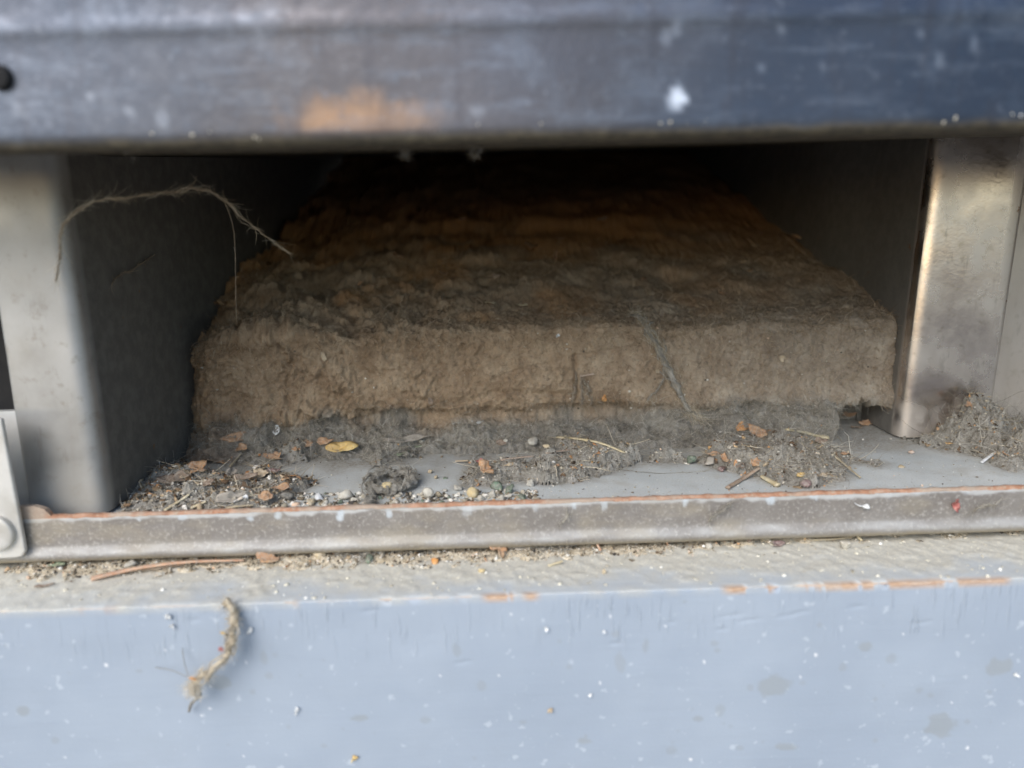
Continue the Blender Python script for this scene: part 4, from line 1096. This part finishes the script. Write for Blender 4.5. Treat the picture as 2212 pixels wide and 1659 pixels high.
lf(365, 1042, 26, 16, 'leaf_brown', 'brown oval leaf scrap in the left corner litter', 7, .1, .4, .0026)
lf(400, 1030, 20, 16, 'leaf_tan', 'tan curled scrap beside the brown oval leaf', 8, .9, .6, .0028, curl=1.4)
lf(395, 1040, 24, 14, 'leaf_brown', 'dark curled leaf left of the orange star scrap', 9, .4, .7, .003, curl=1.5)
lf(445, 1050, 22, 11, 'leaf_brown', 'reddish leaf scrap in the middle of the left litter', 10, .3, .4, .0028, jag=.4)
lf(530, 1036, 36, 10, 'leaf_brown', 'dark red brown curled leaf at the right of the left litter', 11, .55, .6, .0034, curl=1.6)
lf(500, 1028, 22, 14, 'leaf_grey', 'grey curled leaf in the left litter behind the red one', 12, 1., .6, .003, curl=1.2)
lf(500, 1085, 44, 24, 'leaf_grey', 'large grey brown leaf scrap at the front of the left litter', 13, .5, .5, .0024, curl=.4, jag=.4)
lf(610, 1060, 26, 10, 'leaf_orange', 'orange brown scrap behind the black stone', 14, .4, .5, .0024, curl=1.1)
lf(565, 1030, 24, 16, 'leaf_tan', 'pale tan scrap at the right of the left litter', 15, .2, .5, .0026)
lf(590, 1022, 20, 12, 'seed_purple', 'dull red scrap on the right of the left litter', 16, .1, .3, .0026)
lf(665, 965, 20, 12, 'leaf_orange', 'orange scrap behind the yellow leaf', 17, .2, .6, .0030)
lf(700, 960, 24, 12, 'leaf_orange', 'rusty scrap above the yellow leaf in the lint', 18, .1, .7, .0034)
lf(640, 975, 14, 9, 'leaf_orange', 'little orange scrap left of the yellow leaf', 19, .5, .6, .003)
lf(505, 955, 40, 14, 'leaf_orange', 'rusty leaf in the shadow at the left end of the block', 20, .3, .8, .0030)
lf(520, 975, 26, 18, 'leaf_orange', 'rusty leaf scrap under the left end of the block', 21, -.6, .6, .0014)
lf(597, 940, 12, 16, 'flake_white', 'small shiny white flake in the lint at left', 22, .2, 1.2, .0032, name='paint_flake', cat='flake', jag=.15)
lf(1040, 1002, 24, 10, 'petal_red', 'dark red purple seed case on the left end of the centre mat', 23, -.25, .2, .0040, name='seed_case', cat='seed', curl=-1.6, jag=.1, point=.3)
lf(1047, 1022, 18, 26, 'leaf_orange', 'rough brown leaf scrap below the red seed case', 24, .5, .7, .003, jag=.35)
lf(1205, 1008, 9, 5, 'leaf_orange', 'tiny orange seed on the centre mat', 25, .9, .3, .0046, jag=.1)
lf(1235, 990, 12, 7, 'seed_orange', 'orange seed husk near the middle of the centre mat', 26, 1.2, .4, .0046, jag=.1)
lf(1100, 1008, 16, 7, 'leaf_tan', 'tan scrap on the left half of the centre mat', 27, .2, .3, .0044)
lf(1540, 985, 20, 10, 'leaf_orange', 'orange scrap on the left part of the right lint mat', 28, .1, .5, .0034)
lf(1565, 998, 10, 20, 'leaf_orange', 'curled orange scrap above the dark square scrap', 29, .4, .4, .003, curl=1.2)
lf(1630, 1006, 18, 16, 'leaf_orange', 'orange brown husk at the top of the brown twig', 30, .4, .7, .003, curl=1.0)
lf(1600, 1012, 18, 9, 'leaf_brown', 'brown scrap beside the brown twig', 31, .7, .6, .0026)
lf(1640, 945, 24, 20, 'leaf_orange', 'orange leaf scrap at the back of the right lint mat', 32, .1, .9, .003, jag=.4)
lf(1605, 930, 22, 16, 'seed_orange', 'bright orange seed at the foot of the block right of centre', 33, .3, 1., .004, jag=.2)
lf(1770, 958, 20, 11, 'leaf_brown', 'brown scrap below the thick yellow straw', 34, .1, .5, .003)
lf(1835, 900, 34, 12, 'leaf_orange', 'orange leaf lying in the dark hollow under the block', 35, .35, .7, .004, point=.3)
lf(1872, 918, 24, 12, 'leaf_orange', 'smaller orange leaf at the right in the dark hollow', 36, -.3, .5, .003)
lf(1848, 925, 18, 8, 'leaf_brown', 'brown scrap at the mouth of the dark hollow', 37, .2, .3, .001)
lf(1825, 982, 14, 7, 'leaf_orange', 'orange crumb leaf on the right tail of the right mat', 38, .1, .3, .003)
lf(1730, 1030, 14, 9, 'leaf_yellow', 'yellow scrap on the right lint mat above the berry husk', 39, .2, .4, .0038)
lf(1780, 1030, 14, 9, 'leaf_tan', 'tan scrap at the right front of the right mat', 40, .2, .4, .0034)
lf(2030, 890, 10, 12, 'petal_red', 'tiny red scrap on the dust heap by the shiny post', 41, .2, .8, .006)
lf(1995, 880, 22, 14, 'leaf_tan', 'pale scrap at the top of the dust heap by the shiny post', 42, .5, .8, .006)
lf(2095, 880, 16, 10, 'leaf_orange', 'orange scrap on top of the dust heap by the shiny post', 43, .5, .6, .006)
lf(2170, 985, 12, 10, 'leaf_orange', 'orange scrap on the small tuft at the right edge', 44, .5, .6, .004)
lf(1085, 962, 18, 9, 'leaf_brown', 'red brown scrap at the foot of the block at centre', 45, .1, .6, .002)
lf(885, 955, 60, 10, 'leaf_grey', 'long grey brown bark strip at the foot of the block', 46, .35, .5, .003, curl=.8, jag=.3)
lf(860, 985, 20, 6, 'moss_green', 'green moss sprig beside the bark strip', 47, .4, .5, .001, name='moss_sprig', cat='moss', jag=.8)
lf(905, 968, 34, 6, 'moss_green', 'long green moss streak at the foot of the block', 48, .15, .4, .001, name='moss_sprig', cat='moss', jag=.6)
lf(1650, 900 + 45, 10, 6, 'moss_green', 'small green fleck in the lint behind the right mat', 49, .1, .4, .004, name='moss_sprig', cat='moss')
# on the ledge
lf(585, 1212, 26, 14, 'leaf_orange', 'orange bark scrap on the ledge right of the pine needle', 50, .2, .4, Z_LEDGE + .0006, jag=.6)
lf(1078, 1196, 20, 28, 'leaf_orange', 'pinkish orange leaf scrap on the ledge under the lip at centre', 51, .4, .6, Z_LEDGE + .0006, jag=.6)
lf(1120, 1186, 34, 14, 'leaf_grey', 'grey leaf scrap under the lip beside the pinkish one', 52, .3, .6, Z_LEDGE + .001, jag=.5)
lf(1960, 1152, 60, 14, 'leaf_tan', 'tan leaf half under the lip at the right', 53, .05, .4, Z_LEDGE + .0012, jag=.3)
lf(1680, 1180, 20, 12, 'seed_purple', 'dark red scrap on the ledge right of centre', 54, .05, .4, Z_LEDGE + .0006, jag=.4)
lf(1620, 1170, 16, 12, 'leaf_brown', 'brown scrap on the ledge under the lip right of centre', 55, .3, .6, Z_LEDGE + .0008, jag=.4)
lf(190, 1110, 26, 14, 'leaf_yellow', 'yellow scrap resting behind the lip at the far left', 56, .1, .9, .0014, jag=.25)
lf(95, 1270, 24, 6, 'leaf_brown', 'dark sliver on the dusty left end of the ledge', 57, .4, .2, Z_LEDGE + .0003)
lf(125, 1222, 22, 10, 'moss_green', 'green scrap on the ledge below the bracket', 58, .0, .4, Z_LEDGE + .0008)
for i, (a, b, r_, mt, lab) in enumerate(((160, 1222, 16, 'stone_white', 'pale lump on the ledge below the bracket'), (285, 1228, 12, 'stone_white', 'white lump on the ledge behind the pine needle'), (1530, 1186, 9, 'stone_white', 'white chip on the ledge right of centre'),
                                       (1018 + 22, 1238, 8, 'pebble_yellow', 'yellow seed near the board edge at centre'), (1305, 1240, 7, 'stone_tan', 'tan seed near the board edge right of centre'), (690, 1208, 16, 'stone_tan', 'grey tan lump on the ledge under the lip'), (1825, 1187, 12, 'stone_white', 'white smear lump on the ledge at right'),
                                       (938, 1218, 9, 'seed_orange', 'orange chip on the ledge left of centre'), (800, 1215, 12, 'stone_green', 'green chip on the ledge left of centre'))):
    p = onz(a, b, Z_LEDGE)
    stone('ledge_chip', p, r_ * pxs(p), MT[mt], lab, 'chip', .8, 300 + i)
# stuck on the lip face
pl = ony(2066, 1092, -.0016)
flake('petal', pl, 11 * pxs(pl), 26 * pxs(pl), R(8), 0, MT['petal_red'], 'red petal stuck upright on the metal lip at the right', 'petal', seed=61, curl=.4, jag=.15, point=.25, basis=WALL)
t_ = thing('fluffy_seed', 'white seed with a tail stuck on the metal lip at right', 'seed')
pw = ony(1872, 1100, -.001)
o = stone('seed', pw, 8 * pxs(pw), MT['flake_white'], None, None, .8, 77); o.parent = t_
tube('tail', [pw + [0, 0, .0006], ony(1855, 1092, -.001), ony(1846, 1086, -.001)], 1.8 * pxs(pw), MT['flake_white'], t_, 10, 6, (1, .4))
strand('lint_wisp', [ony(1535, 1125, -.0012), ony(1545, 1112, -.0018), ony(1565, 1100, -.0016), ony(1580, 1088, -.0010)], .00022, 'white lint wisp clinging to the metal lip right of centre', 60, .002, 'lint', 'lint', 'fibre', 30)
strand('lint_wisp', [ony(1210, 1135, -.0012), ony(1222, 1118, -.0016), ony(1224, 1098, -.0010)], .00012, 'thin lint wisp on the metal lip near the middle', 40, .002, 'lint', 'lint', 'fibre', 24)
strand('lint_wisp', [ony(2110, 1100, -.0014), ony(2135, 1092, -.0018), ony(2160, 1086, -.0012)], .00014, 'tan lint wisp on the metal lip right of the red petal', 70, .003, 'lint', 'lint', 'fibre', 24)
# stuck on the block face
for i, (a, b, w_, h_, mt, lab) in enumerate(((1305, 860, 9, 11, 'seed_orange', 'orange seed on the block face right of centre'), (1035, 914, 16, 7, 'flake_white', 'white seed husk in the grey lint below the block at centre'), (1420, 800 + 2, 6, 8, 'leaf_tan', 'thin tan fleck on the block beside the twisted strand'),
                                          (415, 852, 10, 6, 'seed_orange', 'orange fleck at the left end of the block'), (930, 1280 * .0 + 868, 14, 8, 'leaf_brown', 'brown fleck on the block face left of centre'), (700, 770, 14, 7, 'leaf_tan', 'pale fleck on the block near the crevice'), (1690, 775, 9, 9, 'leaf_tan', 'tan fleck on the block face at right'), (1205, 525 + 200, 6, 6, 'flake_white', 'white speck on the block near its top edge'))):
    p = hit(a, b) + np.array([0, -.0006, .0002]); s = pxs(p)
    flake('fleck', p, w_ * s, h_ * s, .4 * i, .3, MT[mt], lab, 'fleck', seed=80 + i, curl=.5, jag=.3, basis=WALL)
# leaf bits on the sloping top of the block
tops = [(1200, 570, 6, 26, 'leaf_orange'), (1070, 605, 16, 6, 'pink_wood'), (1210, 520, 10, 7, 'leaf_orange'), (1390, 610, 20, 5, 'leaf_orange'), (1145, 540, 26, 8, 'leaf_orange'), (960, 600, 14, 8, 'leaf_orange'), (1720, 520, 12, 8, 'leaf_orange'), (1560, 640, 10, 7, 'leaf_orange'), (860, 560, 16, 8, 'leaf_orange'), (1060, 660, 14, 4, 'straw_dull'), (1130, 665, 14, 4, 'straw_dull'), (1000, 480, 14, 9, 'leaf_orange'), (1400, 450, 22, 10, 'leaf_brown'), (1300, 480, 16, 9, 'leaf_brown'), (780, 620, 12, 7, 'leaf_orange'), (1620, 590, 14, 6, 'leaf_orange')]
sl = math.tan(R(16))
for i, (a, b, w_, h_, mt) in enumerate(tops):
    p = hit(a, b)
    if not (Y_BLOCK - .01 < p[1] < .2): continue
    p = p + np.array([0, -.0003, .0006]); s = pxs(p)
    flake('leaf_scrap', p, w_ * s, h_ * s * 1.6, .3 * i, .3, MT[mt], 'dim orange brown leaf scrap on the shadowed top of the block', 'leaf scrap', 'leaf scraps on top of the block', seed=120 + i, curl=.6, jag=.35)

# ---- cobwebs and strands
def P3(a, b, Y): return ony(a, b, Y) if Y < .05 else hit(a, b) + np.array([0, -.0014, 0])
strand('cobweb_strand', [P3(122, 605, .002), P3(126, 560, .002), P3(134, 500, .001), P3(160, 462, .001), P3(215, 432, .002), P3(300, 424, .004), P3(380, 414, .008), P3(432, 408, .012), P3(480, 430, .018), P3(530, 475, .024), P3(575, 510, .030), P3(622, 545, .036)],
       0.00017, 'dusty brown cobweb strand arching across the upper left of the opening', 380, .0034, 'cobweb', 'dust', 'fibre_tan', 160, .8, jit=1.5,
       profile=lambda t: 1.0 + 1.3 * np.exp(-((t - .22) / .14) ** 2) + .8 * np.exp(-((t - .62) / .05) ** 2) - .55 * (t > .93) - .2 * t)
strand('cobweb_thread', [P3(487, 440, .019), P3(503, 490, .022), P3(508, 560, .025), P3(510, 640, .03), P3(512, 695, .04)], .00007, 'thin vertical cobweb thread hanging from the brown strand', 20, .001, 'cobweb', 'dust', 'fibre', 40)
strand('cobweb_strand', [onx(245, 608, X_LPOST + .0008), onx(262, 592, X_LPOST + .0008), onx(290, 580, X_LPOST + .0008), onx(335, 550, X_LPOST + .001)], .00018, 'faint dusty web streak on the dark left wall', 60, .002, 'cobweb', 'dust', 'fibre_brown', 30)
for i in range(9):
    a, b = [(300, 390), (345, 375), (400, 365), (420, 352), (455, 345), (250, 380), (360, 400), (470, 395), (520, 400)][i]
    pass
strand('twisted_strand', [P3(1366, 678, .058), P3(1384, 690, .0575), P3(1398, 715, .0565), P3(1416, 742, .056), P3(1436, 790, .0555), P3(1462, 845, .055), P3(1490, 885, .0535), P3(1508, 905, .060)], .0012,
       'twisted dusty strand running diagonally down the front of the block', 900, .0036, 'cobweb', 'lint', 'fibre_tan', 80, .45, jit=.3, profile=lambda t: .8 + .9 * np.exp(-((t - .6) / .2) ** 2) - .3 * (t > .9))
strand('twisted_strand', [P3(1434, 815, .0555), P3(1418, 838, .054), P3(1398, 862, .06)], .00022, 'pale side thread of the diagonal strand on the block', 60, .002, 'cobweb', 'lint', 'fibre', 30)
for i, (a0, b0, a1, b1, lab) in enumerate(((1244, 800, 1236, 868, 'left dusty tassel'), (1253, 815, 1256, 872, 'middle dusty tassel'), (1262, 818, 1276, 870, 'right dusty tassel'))):
    strand('dust_tassel', [P3(a0, b0, .057), P3((a0 + a1) / 2, (b0 + b1) / 2, .056), P3(a1, b1, .0545)], .00035, lab + ' hanging below the pink splinter on the block', 80, .002, 'cobweb', 'dust', 'fibre', 30, seed=i)
for i, (pts, lab) in enumerate((([(560, 905), (700, 925), (810, 950), (880, 1005)], 'fine arched hair above the yellow leaf'), ([(805, 910), (835, 960), (860, 1000)], 'stiff lint hair right of the yellow leaf'), ([(820, 935), (850, 965), (872, 1002)], 'second lint hair right of the yellow leaf'), ([(790, 920), (815, 965), (830, 1008)], 'lint hair nearest the yellow leaf'), ([(1260, 1004), (1330, 1012), (1420, 1022), (1520, 1018)], 'faint hair lying on the bare floor at centre'))):
    strand('lint_hair', [onz(a, b, .0045 if b < 960 else .0012) if i < 4 else onz(a, b, .0002) for a, b in pts], .00009 if i else .00006, lab, 30 if i else 0, .002, 'lint', 'lint', 'fibre', 40, seed=i)
# web scraps under the hood edge
for i, (a, b, s_, lab) in enumerate(((1025, 335, 15, 'torn web scrap hanging under the hood at centre'), (755, 300, 16, 'pale lint tuft on the hood edge left of centre'), (275, 325, 11, 'pale lint tuft on the hood edge at left'), (875, 335, 9, 'small web scrap hanging under the hood left of centre'))):
    p = ony(a, b, -.030 if i not in (0, 3) else -.012); s = pxs(p)
    t_ = thing('web_scrap', lab, 'cobweb')
    top = p + np.array([0, 0, 14 * s])
    strand_pts = [top + [-.0012 * (s_ / 15), 0, 0], p + [0, 0, -.4 * s_ * s], top + [.0016 * (s_ / 15), 0, 0]]
    tube('web_thread', strand_pts, .00016, MT['lint'], t_, 20, 6, rough=.5)
    n_ = 60
    fibres('fibre_fuzz', p + rng.normal(size=(n_, 3)) * s_ * s * .45 + np.array([0, 0, s_ * s * .4]), rng.normal(size=(n_, 3)), .0012 + .001 * rng.random(n_), np.full(n_, .00004), MT['fibre'], t_, .8)

# ---- fuzzy strand hanging on the board
t_ = strand('fuzzy_strand', [ony(491, 1302, Y_BOARD - .0012), ony(498, 1330, Y_BOARD - .0022), ony(508, 1360, Y_BOARD - .003), ony(494, 1400, Y_BOARD - .004), ony(468, 1436, Y_BOARD - .0048), ony(436, 1460, Y_BOARD - .005), ony(416, 1476, Y_BOARD - .0045)],
            .0007, 'fuzzy tan strand of dust hanging on the board face at lower left', 1100, .0013, 'cobweb', 'tan_lint', 'fibre_tan', 90, .9, profile=lambda t: 1.05 - .55 * t)
p = ony(417, 1478, Y_BOARD - .0045); s = pxs(p)
n_ = 260
fibres('tuft', p + rng.normal(size=(n_, 3)) * np.array([9, 5, 14]) * s * .6 + np.array([0, 0, -14 * s]), rng.normal(size=(n_, 3)), .0014 + .0012 * rng.random(n_), np.full(n_, .00005), MT['fibre_tan'], t_, .8, tint=.5 + .5 * rng.random(n_))
o = flake('orange_seed', ony(417, 1466, Y_BOARD - .006), 11 * s, 8 * s, -.3, .3, MT['seed_orange'], None, None, seed=5, parent=t_, basis=WALL, jag=.15)
o = flake('red_seed', ony(478, 1402, Y_BOARD - .005), 8 * s, 9 * s, -.3, .3, MT['petal_red'], None, None, seed=6, parent=t_, basis=WALL, jag=.15)
o = flake('yellow_seed', ony(482, 1368, Y_BOARD - .0045), 8 * s, 6 * s, -.3, .3, MT['leaf_yellow'], None, None, seed=7, parent=t_, basis=WALL, jag=.15)
tube('tail', [ony(428, 1490, Y_BOARD - .004), ony(432, 1503, Y_BOARD - .003), ony(415, 1518, Y_BOARD - .0025), ony(408, 1536, Y_BOARD - .0012)], .0003, MT['lint'], t_, 30, 6, rough=.5)
tube('thread', [ony(408, 1465, Y_BOARD - .004), ony(398, 1430, Y_BOARD - .002), ony(394, 1400, Y_BOARD - .0006)], .00008, MT['lint'], t_, 16, 5)
tube('thread', [ony(404, 1462, Y_BOARD - .004), ony(370, 1448, Y_BOARD - .002), ony(335, 1442, Y_BOARD - .0006)], .00008, MT['lint'], t_, 16, 5)
# paint bits and seeds stuck on the board
for i, (a, b, w_, h_, mt, lab) in enumerate(((362, 1330, 8, 11, 'flake_white', 'white curled paint flake on the board near its top left'), (372, 1352, 6, 8, 'flake_white', 'second white paint flake just below the first at top left'), (540, 1362, 11, 6, 'flake_white', 'white paint flake right of the fuzzy strand'),
                                          (640, 1562 - 27, 12, 6, 'pale', 'white crumb on the board right below the fuzzy strand'), (765, 1637, 7, 11, 'leaf_yellow', 'pale yellow seed near the bottom of the board'), (1305, 1365, 6, 5, 'flake_white', 'white fleck on the board at centre'), (1275, 1502, 5, 5, 'flake_white', 'white round fleck low on the board at centre'),
                                          (1180, 1360, 7, 6, 'flake_white', 'white fleck on the board left of centre'), (2195, 1458, 5, 7, 'flake_white', 'white fleck at the right end of the board'), (1190, 1535, 8, 6, 'leaf_tan', 'tan fleck low on the board at centre'))):
    p = ony(a, b, Y_BOARD - .0006); s = pxs(p)
    flake('paint_flake', p, w_ * s, h_ * s, .5 * i, .35, MT['flake_white' if mt == 'pale' else mt], lab, 'flake', seed=150 + i, curl=.7, jag=.35, basis=WALL)
